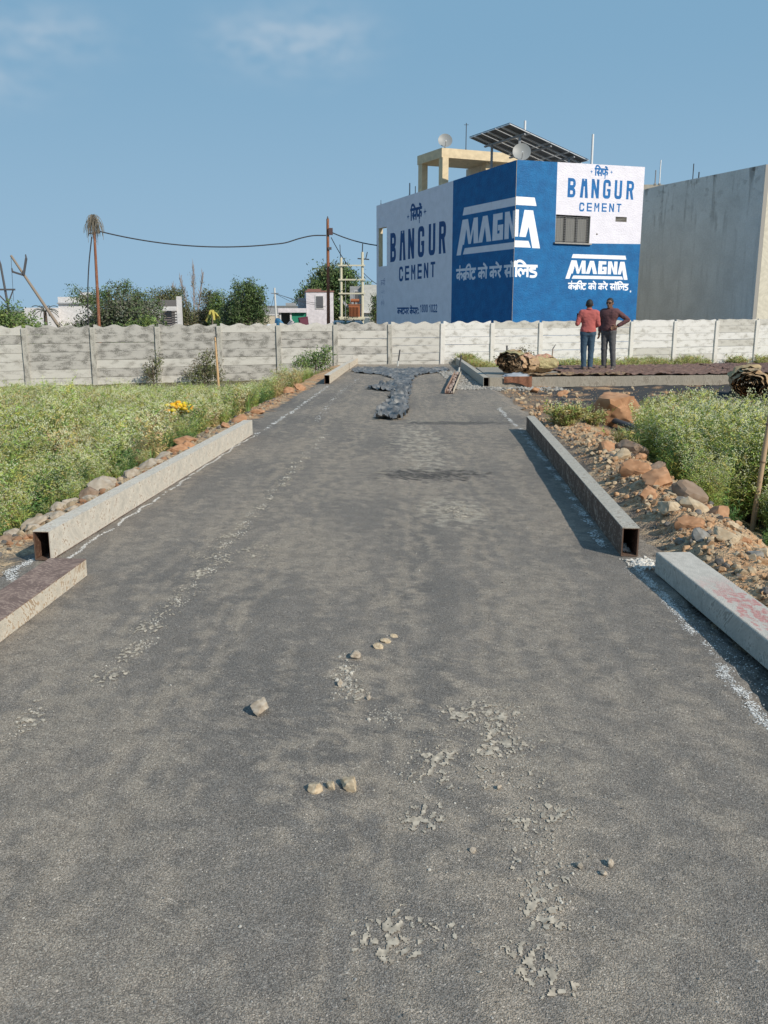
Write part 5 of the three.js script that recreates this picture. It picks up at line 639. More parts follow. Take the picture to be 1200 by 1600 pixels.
// ------------------------------------------------------------------ stakes, rods, hose on the site
{
  const r0 = mat([0.07, 0.07, 0.075], { roughness: 0.6 }), bam = mat([0.46, 0.32, 0.20]), y = (x, z) => landY(x, z);
  const rod = (label, x, z, h, lean, sleeve) => { const g = thing('steel_rod', label, 'rod', [x, roadY(-z) - 0.02, z]); part('rod', cyl(V(0, 0, 0), V(lean, h, 0), 0.022, 0.022, 8), r0, g); if (sleeve) part('chalked_foot', cyl(V(0, 0, 0), V(lean * 0.3, h * 0.35, 0), 0.028, 0.026, 8), mat([0.55, 0.55, 0.52]), g); };
  rod('upright steel rod with whitened foot standing at the end of the road', 0.42, -28.0, 0.52, 0.07, true); rod('upright dark steel rod standing beside the grey form', 2.0, -24.3, 0.5, 0.07, true); rod('short dark rod behind the burlap bundles', 3.3, -24.3, 0.75, -0.02, false);
  const tw = thing('dry_stake', 'thin dry stake with bent tip standing before the whitewashed wall', 'stake', [4.35, -0.02, -23.6]); part('shaft', cyl(V(0, 0, 0), V(0.03, 0.55, 0), 0.02, 0.016, 7), mat([0.34, 0.26, 0.2]), tw); part('bent_tip', cyl(V(0.03, 0.55, 0), V(0.1, 0.66, 0), 0.014, 0.008, 7), r0, tw);
  const st = thing('wooden_stake', 'pale orange wooden stake standing in the weed field', 'stake', [-3.95, -0.62, -21.6]); part('shaft', cyl(V(0, 0, 0), V(-0.05, 1.5, 0), 0.035, 0.022, 8), mat([0.56, 0.36, 0.19]), st); part('nail', cyl(V(-0.05, 1.4, 0.02), V(-0.02, 1.4, 0.06), 0.006), r0, st);
  const hg = landY(3.55, -8.4), bg = thing('bamboo_stake', 'bamboo stake with dark joints standing in the weeds', 'bamboo', [3.55, hg - 0.03, -8.4]), B = V(0.09, 1.05 - hg - 0.2, 0); for (let i = 0; i < 4; i++) { const a = B.clone().multiplyScalar(i / 4), b = B.clone().multiplyScalar((i + 1) / 4), s = part('segment', cyl(a, b, 0.026 - i * 0.001, 0.025 - i * 0.001, 12), bam, bg); part('joint', cyl(b.clone().multiplyScalar(0.985), b, 0.030, 0.030, 12), mat([0.22, 0.14, 0.09]), s); }
  solo('black_hose', tube([V(2.86, y(2.86, -14.6) + 0.06, -14.6), V(3.2, y(3.2, -14.45) + 0.05, -14.45), V(3.62, y(3.62, -13.7) + 0.1, -13.55), V(4.08, y(4.08, -13.1) + 0.06, -13.1), V(4.5, y(4.5, -12.6) + 0.05, -12.6)], 0.045, 40, 8), mat([0.06, 0.07, 0.085], { roughness: 0.5 }), 'black plastic hose lying across the bank by the boulder', 'hose');
}

// ------------------------------------------------------------------ trees and shrubs
function leafCloud(blobs, n, size, cols, seed, gap = 0.0) { // many leaf faces spread through clumps; blobs: [x, y, z, rx, ry, rz]
  const r = rng(seed), pos = [], nor = [], col = [], wsum = blobs.map(((s) => (b) => (s += b[3] * b[4] * b[5] + 0.02))(0)), tot = wsum[wsum.length - 1];
  const clumps = Math.max(20, Math.round(n / 26));
  for (let q = 0; q < clumps; q++) {
    const pick = r() * tot, b = blobs[wsum.findIndex((w) => w >= pick)];
    const d = V(r() * 2 - 1, r() * 2 - 1, r() * 2 - 1).normalize(), rad = Math.pow(r(), 0.42) * (0.92 + 0.22 * n3(d.x * 2.2 + seed, d.y * 2.2, d.z * 2.2)), cx = b[0] + d.x * rad * b[3], cy = b[1] + d.y * rad * b[4], cz = b[2] + d.z * rad * b[5];
    if (gap && n3(cx * 1.1 + seed, cy * 1.1, cz * 1.1) < -1 + gap) continue;
    const cr = size * (1.6 + 2.2 * r()), base = cols[Math.floor(r() * cols.length)], lum = 0.75 + 0.5 * r(), tw = V(r() - 0.5, r() - 0.3, r() - 0.5);
    for (let k = 0; k < 26; k++) {
      const o = V(r() + r() - 1, r() + r() - 1, r() + r() - 1).multiplyScalar(cr), u = V(r() - 0.5, r() - 0.5, r() - 0.5).add(tw.clone().multiplyScalar(0.6)).normalize(), v = V(r() - 0.5, r() - 0.5, r() - 0.5).cross(u).normalize(), s = size * (0.55 + 0.7 * r()), w = s * 0.42, P = V(cx, cy, cz).add(o);
      const a = P.clone().addScaledVector(u, -s / 2), e = P.clone().addScaledVector(u, s / 2), c = P.clone().addScaledVector(v, w / 2), f = P.clone().addScaledVector(v, -w / 2), nn = V().crossVectors(v, u), l = 1.4 * lum * (0.85 + 0.3 * r());
      for (const t of [a, c, f, c, e, f]) { pos.push(t.x, t.y, t.z); nor.push(nn.x, nn.y, nn.z); col.push(base[0] * l, base[1] * l, base[2] * l); }
    }
  }
  const g = new THREE.BufferGeometry(); g.setAttribute('position', new THREE.Float32BufferAttribute(pos, 3)); g.setAttribute('normal', new THREE.Float32BufferAttribute(nor, 3)); g.setAttribute('color', new THREE.Float32BufferAttribute(col, 3)); return g;
}
const crownM = new THREE.MeshPhysicalMaterial({ vertexColors: true, roughness: 0.7, side: THREE.DoubleSide, specularIntensity: 0.5 }), leafM = new THREE.MeshPhysicalMaterial({ vertexColors: true, roughness: 0.75, side: THREE.DoubleSide, transmission: 0.0, specularIntensity: 0.4 }), barkM = mat([0.17, 0.13, 0.10], { map: rockTex }), paleBark = mat([0.30, 0.26, 0.22], { map: rockTex });
function tree(name, label, [x, z], blobs, n, size, cols, seed, group, o = {}) {
  const y0 = landY(x, z) - 0.05, g = thing(name, label, o.category ?? 'tree', [x, y0, z], 0, group), r = rng(seed + 5), top = Math.max(...blobs.map((b) => b[1])), tr = o.trunk ?? 0.14, list = [];
  const mid = V(0.1 * (r() - 0.5), top * 0.45, 0); list.push(cyl(V(0, 0, 0), mid, tr, tr * 0.7, 8), cyl(mid, V(mid.x, top * 0.9, 0), tr * 0.7, tr * 0.25, 7));
  for (const b of blobs.slice(0, 9)) list.push(cyl(V(mid.x * 0.6, Math.min(b[1] * 0.5, top * 0.4), 0), V(b[0], b[1], b[2]), tr * 0.45, tr * 0.14, 6));
  part(o.stem ?? 'trunk', list, o.bark ?? barkM, g); const cr = part('crown', leafCloud(blobs, n * 2.0, size, cols, seed, o.gap), crownM, g); cr.userData.kind = 'stuff'; return g;
}
const GR = { deep: [[0.065, 0.095, 0.04], [0.075, 0.11, 0.045], [0.06, 0.075, 0.04]], olive: [[0.10, 0.115, 0.04], [0.085, 0.10, 0.045], [0.075, 0.085, 0.04]], mid: [[0.07, 0.12, 0.04], [0.09, 0.14, 0.045], [0.06, 0.10, 0.04]], fresh: [[0.13, 0.18, 0.05], [0.10, 0.16, 0.05], [0.15, 0.19, 0.06]], grey: [[0.10, 0.11, 0.075], [0.085, 0.10, 0.07], [0.12, 0.12, 0.09]], dull: [[0.12, 0.10, 0.06], [0.10, 0.09, 0.05], [0.09, 0.095, 0.05]] };
{
  const B = (list) => list.map(([x, y, rx, ry, rz = rx]) => [x, y, 0, rx, ry, rz]).map((b, i) => [b[0], b[1], (i % 3 - 1) * b[3] * 0.35, b[3], b[4], b[5]]);
  tree('broad_tree', 'large rounded dark green tree behind the utility pole and transformer', [-5.2, -95], B([[0, 4.6, 2.6, 2.3], [-2.2, 3.6, 1.8, 1.9], [2.6, 3.4, 1.9, 1.7], [-0.6, 5.6, 1.5, 1.2], [1.2, 5.4, 1.6, 1.1], [-3.1, 2.8, 0.9, 1.2], [4.0, 2.6, 1.0, 1.0], [0, 2.6, 2.6, 1.6]]), 12000, 0.30, GR.olive.concat(GR.deep, GR.mid), 301, undefined, { trunk: 0.3 });
  tree('round_tree', 'dense dark conical tree next to the grey low building', [-9.15, -62], B([[0, 2.4, 1.15, 1.5], [0.55, 3.0, 0.75, 1.1], [-0.45, 3.4, 0.6, 1.0], [0.1, 3.7, 0.4, 0.75], [0.75, 1.9, 0.7, 0.8], [-0.7, 1.9, 0.6, 0.9]]), 5600, 0.16, GR.deep.concat(GR.mid), 302);
  tree('round_tree', 'lower grey green tree touching the dense conical tree', [-10.6, -64], B([[0, 2.1, 0.7, 1.1], [-0.3, 1.6, 0.6, 0.8], [0.4, 2.7, 0.5, 0.7]]), 2200, 0.16, GR.deep.concat(GR.grey), 303);
  tree('column_tree', 'narrow fresh green columnar tree behind the yellow leaved sapling', [-13.0, -72], B([[0, 2.0, 0.75, 1.4], [0.1, 3.0, 0.5, 1.0], [0.25, 1.3, 0.9, 0.9]]), 2600, 0.17, GR.fresh.concat(GR.mid), 304);
  tree('column_tree', 'narrow dull brown green columnar tree beside the fresh green one', [-14.2, -74], B([[0, 2.2, 0.6, 1.5], [0.2, 3.2, 0.4, 0.8], [-0.4, 1.4, 0.7, 1.0]]), 2000, 0.17, GR.dull.concat(GR.olive), 305);
  tree('domed_tree', 'domed olive brown tree behind the concrete shelter', [-16.9, -73], B([[0, 2.4, 1.4, 1.5], [0.8, 1.8, 1.1, 1.2], [-0.7, 2.9, 0.9, 0.9], [0.2, 3.2, 0.9, 0.7], [1.5, 1.1, 0.8, 0.9]]), 4600, 0.17, GR.olive.concat(GR.dull), 306);
  // nearly bare feathery tree
  { const g = thing('bare_tree', 'tall thin nearly bare tree rising behind the columnar trees', 'tree', [-17.6, -0.6, -85]), r = rng(71), l = []; for (const [x, h] of [[-1.2, 5.0], [0.1, 6.0], [1.0, 5.2], [-2.0, 4.3]]) { l.push(cyl(V(0, 0, 0), V(x, h, 0), 0.11, 0.02, 6)); for (let i = 0; i < 55; i++) { const t = 0.4 + 0.6 * r(), p = V(x * t, h * t, 0), a = r() * 6.28, q = p.clone().add(V(Math.cos(a) * 0.45 * (1.2 - t), 0.35 + 0.5 * r(), Math.sin(a) * 0.45 * (1.2 - t))); l.push(cyl(p, q, 0.022, 0.01, 4)); } } part('trunk', l, mat([0.30, 0.26, 0.25]), g); const cr = part('crown', leafCloud([[-0.9, 4.3, 0, 0.35, 1.0, 0.4], [0.1, 4.9, 0, 0.45, 1.1, 0.4], [0.9, 4.2, 0, 0.4, 1.0, 0.4], [0.5, 3.0, 0, 0.9, 0.9, 0.4]], 420, 0.12, [[0.19, 0.15, 0.13], [0.15, 0.14, 0.10]], 88), crownM, g); cr.userData.kind = 'stuff'; }
  { const g = thing('sapling', 'slender sapling with drooping yellow leaves before the columnar trees', 'tree', [-10.9, -0.6, -58]), l = []; part('trunk', cyl(V(0, 0, 0), V(0.05, 2.1, 0), 0.05, 0.03, 7), paleBark, g); for (let i = 0; i < 11; i++) { const a = i * 0.57, q = new THREE.PlaneGeometry(0.62, 0.2, 5, 1), p = q.attributes.position; for (let k = 0; k < p.count; k++) { const x = p.getX(k) + 0.31; p.setXYZ(k, x * 0.8, 0.3 * x - (1.6 + 0.5 * Math.sin(i * 3)) * x * x, p.getY(k) * (1 - x * 0.6)); } q.rotateY(a).translate(0.05, 2.02 + 0.12 * Math.sin(i * 5), 0); l.push(q); } for (const q of l) { q.computeVertexNormals(); part('leaf', q, mat([0.42, 0.36, 0.08], { side: THREE.DoubleSide }), g); } }
  // dense bushes behind the wall at the left
  tree('wide_bush', 'large dense dark grey green bush behind the rusty creeper pole', [-13.2, -45.5], B([[0, 1.4, 1.7, 1.2], [-1.2, 1.1, 1.1, 1.0], [1.2, 1.5, 1.1, 1.1], [0.6, 2.2, 0.8, 0.7], [-0.4, 2.0, 0.9, 0.7], [1.9, 1.1, 0.7, 0.9]]), 8500, 0.16, GR.deep.concat(GR.grey, [[0.075, 0.07, 0.05]]), 311);
  tree('flat_topped_tree', 'flat topped acacia with thin spreading layers over the dark bush', [-14.2, -47.5], B([[0, 3.0, 1.7, 0.22], [-1.5, 3.2, 0.7, 0.14], [0.6, 3.35, 1.0, 0.18], [1.7, 3.0, 0.7, 0.16], [-0.6, 2.6, 1.3, 0.4], [1.1, 3.55, 0.35, 0.12], [-1.7, 2.8, 0.6, 0.16]]), 3000, 0.12, GR.olive.concat(GR.mid), 312, undefined, { gap: 0.55 });
  tree('wide_bush', 'loose grey green bush with pale wall showing through, beside the shelter', [-13.9, -50], B([[0, 2.2, 0.9, 0.9], [0.6, 1.4, 0.8, 0.9], [0.9, 2.7, 0.7, 0.5], [1.4, 2.3, 0.5, 0.7]]), 2600, 0.13, GR.grey.concat(GR.mid), 313, undefined, { gap: 0.5 });
  tree('wide_bush', 'bright green low bush in front of the concrete shelter', [-11.5, -43], B([[0, 1.0, 0.95, 0.75], [-0.7, 0.8, 0.7, 0.7], [0.5, 1.4, 0.5, 0.5]]), 2400, 0.13, GR.mid.concat(GR.fresh), 314);
  tree('wide_bush', 'feathery fresh green bush behind the wall left of the leaning pole foot'.replace('left of', 'beside'), [-16.2, -40], B([[0, 1.3, 1.1, 1.0], [-1.0, 1.4, 0.9, 1.0], [0.9, 0.9, 0.8, 0.8], [-0.3, 2.0, 0.6, 0.6], [-2.0, 1.4, 0.9, 0.9]]), 4200, 0.14, GR.mid.concat(GR.fresh), 315);
  tree('wide_bush', 'low mixed bush behind the foot of the leaning pole', [-15.9, -47], B([[0, 0.9, 0.9, 0.7], [0.9, 1.0, 0.7, 0.6]]), 1500, 0.13, GR.olive.concat(GR.fresh), 316);
  tree('creeper_column', 'narrow leafy creeper column against the pale building', [-0.55, -60], B([[0, 1.6, 0.28, 1.5], [0.05, 2.8, 0.2, 0.5]]), 1300, 0.13, GR.olive.concat(GR.mid), 317);
  tree('wide_bush', 'small bush growing at the foot of the utility pole', [-2.3, -47.5], B([[0, 0.9, 0.6, 0.6], [-0.8, 0.6, 0.6, 0.45], [0.45, 1.3, 0.3, 0.5]]), 1200, 0.12, GR.mid.concat(GR.olive), 318);
  { const g = thing('young_palm', 'small dark palm top rising before the white terrace', 'palm', [-19.2, -0.6, -52]), l = []; part('trunk', cyl(V(0, 0, 0), V(0, 2.0, 0), 0.12, 0.1, 8), barkM, g); for (let i = 0; i < 16; i++) { const a = i * 0.8, pts = []; for (let k = 0; k <= 5; k++) { const t = k / 5; pts.push(V(Math.cos(a) * t * 0.75, 2.0 + t * (0.75 + 0.3 * Math.sin(i * 2)) - t * t * 0.75, Math.sin(a) * t * 0.75)); } l.push(tube(pts, 0.025, 8, 3)); } for (const q of l) part('frond', q, mat([0.09, 0.10, 0.08]), g); }
  // shrubs on this side of the wall
  tree('wall_shrub', 'dry dark olive shrub growing against the stained wall', [-5.3, -26.6], B([[0, 0.42, 0.42, 0.42], [0.2, 0.78, 0.28, 0.38], [-0.28, 0.3, 0.32, 0.3], [0.3, 0.3, 0.3, 0.3]]), 1500, 0.07, GR.dull.concat(GR.olive), 321, undefined, { category: 'shrub', stem: 'stem', trunk: 0.03 });
  tree('wall_shrub', 'small thin shrub with upright twigs against the stained wall', [-6.75, -26.5], B([[0, 0.4, 0.2, 0.35], [0.12, 0.8, 0.13, 0.35], [-0.16, 0.35, 0.15, 0.3]]), 500, 0.07, GR.dull.concat(GR.olive), 322, undefined, { category: 'shrub', stem: 'stem', trunk: 0.03 });
  tree('wall_shrub', 'bright green shrub at the wall beside the far steel form', [-1.95, -25.5], B([[0, 0.45, 0.4, 0.32], [0.3, 0.6, 0.25, 0.3], [-0.3, 0.4, 0.3, 0.25]]), 1200, 0.07, GR.mid.concat(GR.fresh), 323, undefined, { category: 'shrub', stem: 'stem', trunk: 0.025 });
  tree('wall_shrub', 'thin dry twiggy shrub behind the burlap bundles', [3.35, -24.5], B([[0, 0.45, 0.35, 0.35], [0.4, 0.5, 0.25, 0.3]]), 260, 0.06, GR.dull, 324, undefined, { category: 'shrub', stem: 'stem', trunk: 0.02 });
  { // marigold
    const g = thing('marigold_plant', 'bushy marigold with bright orange yellow flowers in the weed field', 'plant', [-2.9, -0.52, -12.7]), r = rng(91); part('stem', cyl(V(0, 0, 0), V(0, 0.4, 0), 0.015, 0.008, 6), mat([0.1, 0.14, 0.05]), g); const fo = part('foliage', leafCloud([[0, 0.36, 0, 0.24, 0.3, 0.22], [0.1, 0.2, 0.1, 0.24, 0.2, 0.22]], 900, 0.05, GR.mid.concat(GR.deep), 92), crownM, g); fo.userData.kind = 'stuff'; const fg = new THREE.IcosahedronGeometry(1, 1); for (let i = 0; i < 30; i++) { const a = r() * 6.28, q = Math.sqrt(r()) * 0.17, f = part('flower', fg, mat([0.72, 0.36 + 0.1 * (i % 3), 0.02]), g); f.position.set(Math.cos(a) * q, 0.62 + 0.14 * r() - q * 0.25, Math.sin(a) * q); f.scale.set(0.042, 0.028, 0.042); } }
}

// ------------------------------------------------------------------ feathery flowering weeds
function tuftGeo(seed, h, cols, w = 0.005) { // tuft of long arching grass blades
  const r = rng(seed), pos = [], nor = [], col = [];
  for (let i = 0; i < 34; i++) {
    const a = r() * 6.28, l = h * (0.5 + 0.6 * r()), lean = 0.1 + 0.4 * r(), k = cols[Math.floor(r() * cols.length)].map((v) => v * (0.8 + 0.4 * r())), b = V(Math.cos(a) * 0.05 * r(), 0, Math.sin(a) * 0.05 * r()), sd = V(-Math.sin(a), 0, Math.cos(a)).multiplyScalar(w);
    const p = (t) => b.clone().add(V(Math.cos(a) * lean * l * t * t, l * (t - 0.3 * lean * t * t), Math.sin(a) * lean * l * t * t));
    for (let q = 0; q < 3; q++) { const A = p(q / 3), B = p((q + 1) / 3), wa = 1 - q / 3.3, wb = 1 - (q + 1) / 3.3, P = [A.clone().addScaledVector(sd, wa), A.clone().addScaledVector(sd, -wa), B.clone().addScaledVector(sd, wb), B.clone().addScaledVector(sd, -wb)]; for (const f of [[0, 1, 2], [1, 3, 2]]) { const n = V().crossVectors(P[f[1]].clone().sub(P[f[0]]), P[f[2]].clone().sub(P[f[0]])).normalize(); for (const v of f) { pos.push(P[v].x, P[v].y, P[v].z); nor.push(n.x, n.y, n.z); col.push(...k); } } }
  }
  const g = new THREE.BufferGeometry(); g.setAttribute('position', new THREE.Float32BufferAttribute(pos, 3)); g.setAttribute('normal', new THREE.Float32BufferAttribute(nor, 3)); g.setAttribute('color', new THREE.Float32BufferAttribute(col, 3)); return g;
}
function weedGeo(seed, h, greens, flowers) {
  const r = rng(seed), pos = [], nor = [], col = [];
  const tri = (a, b, c, k) => { const n = V().crossVectors(b.clone().sub(a), c.clone().sub(a)).normalize(); for (const t of [a, b, c]) { pos.push(t.x, t.y, t.z); nor.push(n.x, n.y, n.z); col.push(...k); } };
  const blade = (a, b, w, k) => { const s = V(r() - 0.5, r() - 0.5, r() - 0.5).cross(b.clone().sub(a)).normalize().multiplyScalar(w); tri(a.clone().add(s), a.clone().sub(s), b, k); };
  const stems = 5 + Math.floor(r() * 3);
  for (let s = 0; s < stems; s++) {
    const an = r() * 6.28, sp = 0.1 + 0.2 * r(), H = h * (0.7 + 0.3 * r()), tip = V(Math.cos(an) * sp, H, Math.sin(an) * sp), g0 = greens[Math.floor(r() * greens.length)];
    blade(V(0.02 * Math.cos(an), 0, 0.02 * Math.sin(an)), tip, 0.005, g0);
    for (let i = 0; i < 11; i++) {
      const t = 0.12 + 0.86 * i / 11 + 0.05 * r(), p = V(tip.x * t * t, H * t, tip.z * t * t), a = r() * 6.28, l = (0.16 - 0.09 * t) * (0.8 + 0.5 * r()), q = p.clone().add(V(Math.cos(a) * l, l * (0.25 + 0.6 * t), Math.sin(a) * l)), k = greens[Math.floor(r() * greens.length)].map((v) => v * (0.8 + 0.4 * r()));
      blade(p, q, 0.003, k);
      for (let m = 0; m < 6; m++) { const o = p.clone().lerp(q, 0.3 + 0.7 * m / 5), e = o.clone().add(V((r() - 0.5) * 0.115, (r() - 0.35) * 0.08, (r() - 0.5) * 0.115)); blade(o, e, 0.0078, k); }
      if (t > 0.45) for (let m = 0; m < flowers; m++) { const o = q.clone().add(V((r() - 0.5) * 0.09, 0.02 + 0.05 * r(), (r() - 0.5) * 0.09)), z = 0.0062 + 0.004 * r(), kk = r() < 0.75 ? [0.72, 0.73, 0.50] : [0.58, 0.60, 0.26]; tri(o.clone().add(V(-z, 0, -z)), o.clone().add(V(z, 0.3 * z, -z * 0.6)), o.clone().add(V(0, 0.2 * z, z)), kk); tri(o.clone().add(V(-z, -z * 0.6, 0)), o.clone().add(V(z, -z * 0.5, 0)), o.clone().add(V(0, z, 0.2 * z)), kk); }
    }
  }
  const g = new THREE.BufferGeometry(); g.setAttribute('position', new THREE.Float32BufferAttribute(pos, 3)); g.setAttribute('normal', new THREE.Float32BufferAttribute(nor, 3)); g.setAttribute('color', new THREE.Float32BufferAttribute(col, 3)); return g;
}
{
  const gA = [[0.34, 0.38, 0.11], [0.40, 0.43, 0.14], [0.28, 0.34, 0.09]], gB = [[0.42, 0.35, 0.16], [0.37, 0.31, 0.13], [0.44, 0.37, 0.19]], gC = [[0.10, 0.18, 0.055], [0.12, 0.20, 0.06], [0.085, 0.145, 0.05]];
  const kinds = [[weedGeo(1, 0.66, gA, 5), []], [weedGeo(2, 0.76, gA, 6), []], [weedGeo(3, 0.58, gB, 4), []], [weedGeo(4, 0.5, gC, 0), []], [weedGeo(5, 0.66, gA.concat(gC), 2), []], [tuftGeo(6, 0.6, [[0.42, 0.36, 0.18], [0.36, 0.33, 0.15], [0.25, 0.29, 0.10]]), []], [tuftGeo(7, 0.42, [[0.14, 0.22, 0.07], [0.20, 0.28, 0.08]], 0.012), []]];
  const kindsR = [[weedGeo(11, 1.02, gA, 6), []], [weedGeo(12, 0.9, gA.concat(gC), 4), []], [weedGeo(13, 0.5, gC, 0), []]];
  const r = rng(55), push = (set, k, x, z, s) => set[k][1].push([x, landY(x, z) - 0.02, z, s * (0.85 + 0.3 * r()), s * (0.8 + 0.45 * r()), 0.12 * (r() - 0.5), r() * 6.28, 0.12 * (r() - 0.5)]);
  for (let i = 0; i < 9500; i++) {
    const d = 3.2 + 24 * Math.pow(r(), 0.72), L = roadLeft(d), x = L - 0.75 - 11.5 * Math.pow(r(), 1.15); if (d > wallD(x) - 0.3 || x < -d * 0.52 - 1.5) continue;
    const e = L - x, edge = 0.72 + 0.42 * n2(d * 0.7, 11) - 0.35 * sstep(12, 20, d); if (e < edge) continue;
    const pat = fbm2(x * 0.45 + 5, d * 0.4, 3), gapn = n2(x * 0.9 + 50, d * 0.7), k = gapn > 0.78 && d < 14 ? -1 : r() < 0.16 ? (r() < 0.6 ? 5 : 6) : pat > 0.22 ? (r() < 0.25 ? 5 : 2) : pat < -0.3 ? (r() < 0.6 ? 3 : 4) : r() < 0.1 ? 3 : r() < 0.55 ? 0 : r() < 0.7 ? 1 : 4;
    if (k < 0) continue;
    const top = (1.5 - 0.0835 * d + 0.6) / 0.72 + 0.12 * r(); push(kinds, k, x, -d, Math.min(top, (0.62 + 0.3 * sstep(0.8, 1.8, e)) * (0.8 + 0.6 * pat + 0.38 * n2(x * 1.2, d * 1.2 + 8)) * (0.75 + 0.5 * r()) * lerp(1.0, 0.9, sstep(14, 24, d))));
  }
  for (let i = 0; i < 1900; i++) { // hollow on the other side
    const d = 5.2 + 9 * Math.pow(r(), 0.8), x = roadRight(d) + 1.05 + 4.8 * r(); const e = x - roadRight(d);
    const core = sstep(1.0, 1.5, e + 0.4 * n2(d * 0.7, 21)) * (1 - sstep(11.6, 13.2, d + n2(x, 2) * 0.7)); if (r() > core || x < (0.292 + 0.012 * n2(d, 31)) * d) continue;
    const dry = sstep(4.6, 5.4, x + n2(d, 3)) * sstep(9.5, 11, d);
    const lim = (1.5 - 0.108 * d - landY(x, -d)) / 1.05 + 0.12 * r(); if (r() < dry * 0.8 || lim < 0.2 || (d < 8.5 && Math.abs(x - 0.4226 * d) < 0.14)) continue; push(kindsR, d < 7.2 ? (r() < 0.7 ? 2 : 1) : r() < 0.7 ? 0 : 1, x, -d, Math.min(lim, (d < 8.6 ? 0.62 : 0.95) * (0.75 + 0.3 * sstep(1.2, 2, e))));
  }
  const low = [[weedGeo(21, 0.22, gB.concat(gA), 1), []], [tuftGeo(22, 0.22, [[0.42, 0.37, 0.18], [0.25, 0.28, 0.1]]), []]];
  for (let i = 0; i < 1500; i++) { const x = 2.6 + 15 * r(), d = wallD(x) - 0.15 - 3.0 * r() * r() * r(); if (n2(x * 0.5, 77) < -0.35) continue; if (d < 23.4) continue; push(low, r() < 0.7 ? 0 : 1, x, -d, 0.8 + 0.9 * r() * r()); }
  for (const [x, z, n, s] of [[3.2, -13.4, 5, 0.2], [2.75, -9.9, 8, 0.15], [2.5, -12.6, 10, 0.2], [5.2, -14.8, 30, 0.7], [4.4, -11.8, 30, 0.5], [6.2, -12.5, 40, 0.9]]) for (let i = 0; i < n; i++) push(low, r() < 0.5 ? 0 : 1, x + (r() + r() - 1) * s * 1.4, z + (r() + r() - 1) * s, 0.7 + 0.5 * r());
  const put = (name, label, kinds2) => { const g = new THREE.Group(); g.name = numbered(name); g.userData = { label, kind: 'stuff', category: 'weeds' }; for (const [geo, list] of kinds2) { if (!list.length) continue; const im = new THREE.InstancedMesh(geo, leafM, list.length), q = new THREE.Object3D(); list.forEach(([x, y, z, s, sy, rx, ry, rz], i) => { q.position.set(x, y, z); q.scale.set(s, sy, s); q.rotation.set(rx, ry, rz); q.updateMatrix(); im.setMatrixAt(i, q.matrix); const v = 0.85 + 0.3 * r(); im.setColorAt(i, rgb(v, v, v)); }); im.name = 'plants'; im.castShadow = im.receiveShadow = true; g.add(im); } scene.add(g); };
  put('flowering_weeds', 'field of feathery pale green flowering weeds before the stained wall', kinds); put('tall_weeds', 'thicket of tall feathery green weeds in the hollow beside the rubble bank', kindsR); put('low_grass', 'low grass and small weeds along the whitewashed wall and soil bank', low);
}

// ------------------------------------------------------------------ two men on the slab
function surfaceNets(f, lo, hi, cell) { // smooth mesh of the zero level of f
  const n = [0, 1, 2].map((k) => Math.ceil((hi[k] - lo[k]) / cell) + 1), [nx, ny, nz] = n, F = new Float32Array(nx * ny * nz), id = new Int32Array(nx * ny * nz).fill(-1), pos = [], idx = [];
  const at = (i, j, k) => (k * ny + j) * nx + i;
  for (let k = 0; k < nz; k++) for (let j = 0; j < ny; j++) for (let i = 0; i < nx; i++) F[at(i, j, k)] = f(lo[0] + i * cell, lo[1] + j * cell, lo[2] + k * cell);
  for (let k = 0; k < nz - 1; k++) for (let j = 0; j < ny - 1; j++) for (let i = 0; i < nx - 1; i++) {
    let c = 0, sx = 0, sy = 0, sz = 0; const C = []; for (let q = 0; q < 8; q++) C.push(F[at(i + (q & 1), j + ((q >> 1) & 1), k + (q >> 2))]);
    for (let a = 0; a < 8; a++) for (const b of [1, 2, 4]) if (!(a & b)) { const u = C[a], v = C[a | b]; if ((u < 0) !== (v < 0)) { const t = u / (u - v); sx += (a & 1) + (b === 1 ? t : 0); sy += ((a >> 1) & 1) + (b === 2 ? t : 0); sz += (a >> 2) + (b === 4 ? t : 0); c++; } }
    if (c) { id[at(i, j, k)] = pos.length / 3; pos.push(lo[0] + (i + sx / c) * cell, lo[1] + (j + sy / c) * cell, lo[2] + (k + sz / c) * cell); }
  }
  for (let k = 1; k < nz - 1; k++) for (let j = 1; j < ny - 1; j++) for (let i = 1; i < nx - 1; i++) {
    const u = F[at(i, j, k)];
    const quad = (v, a, b, c, d) => { if ((u < 0) === (v < 0)) return; if (a < 0 || b < 0 || c < 0 || d < 0) return; if (u < 0) idx.push(a, b, c, a, c, d); else idx.push(a, c, b, a, d, c); };
    quad(F[at(i + 1, j, k)], id[at(i, j - 1, k - 1)], id[at(i, j, k - 1)], id[at(i, j, k)], id[at(i, j - 1, k)]);
    quad(F[at(i, j + 1, k)], id[at(i - 1, j, k - 1)], id[at(i - 1, j, k)], id[at(i, j, k)], id[at(i, j, k - 1)]);
    quad(F[at(i, j, k + 1)], id[at(i - 1, j - 1, k)], id[at(i, j - 1, k)], id[at(i, j, k)], id[at(i - 1, j, k)]);
  }
  const g = new THREE.BufferGeometry(); g.setAttribute('position', new THREE.Float32BufferAttribute(pos, 3)); g.setIndex(idx); g.computeVertexNormals(); return g;
}
const cap = (x, y, z, a, b, ra, rb, sz = 1) => { const bx = b[0] - a[0], by = b[1] - a[1], bz = b[2] - a[2], px = x - a[0], py = y - a[1], pz = z - a[2], t = clamp((px * bx + py * by + pz * bz) / (bx * bx + by * by + bz * bz + 1e-9), 0, 1); return Math.hypot(px - bx * t, py - by * t, (pz - bz * t) * sz) - lerp(ra, rb, t); };
const smin = (a, b, k) => { const h = clamp(0.5 + 0.5 * (b - a) / k, 0, 1); return lerp(b, a, h) - k * h * (1 - h); };
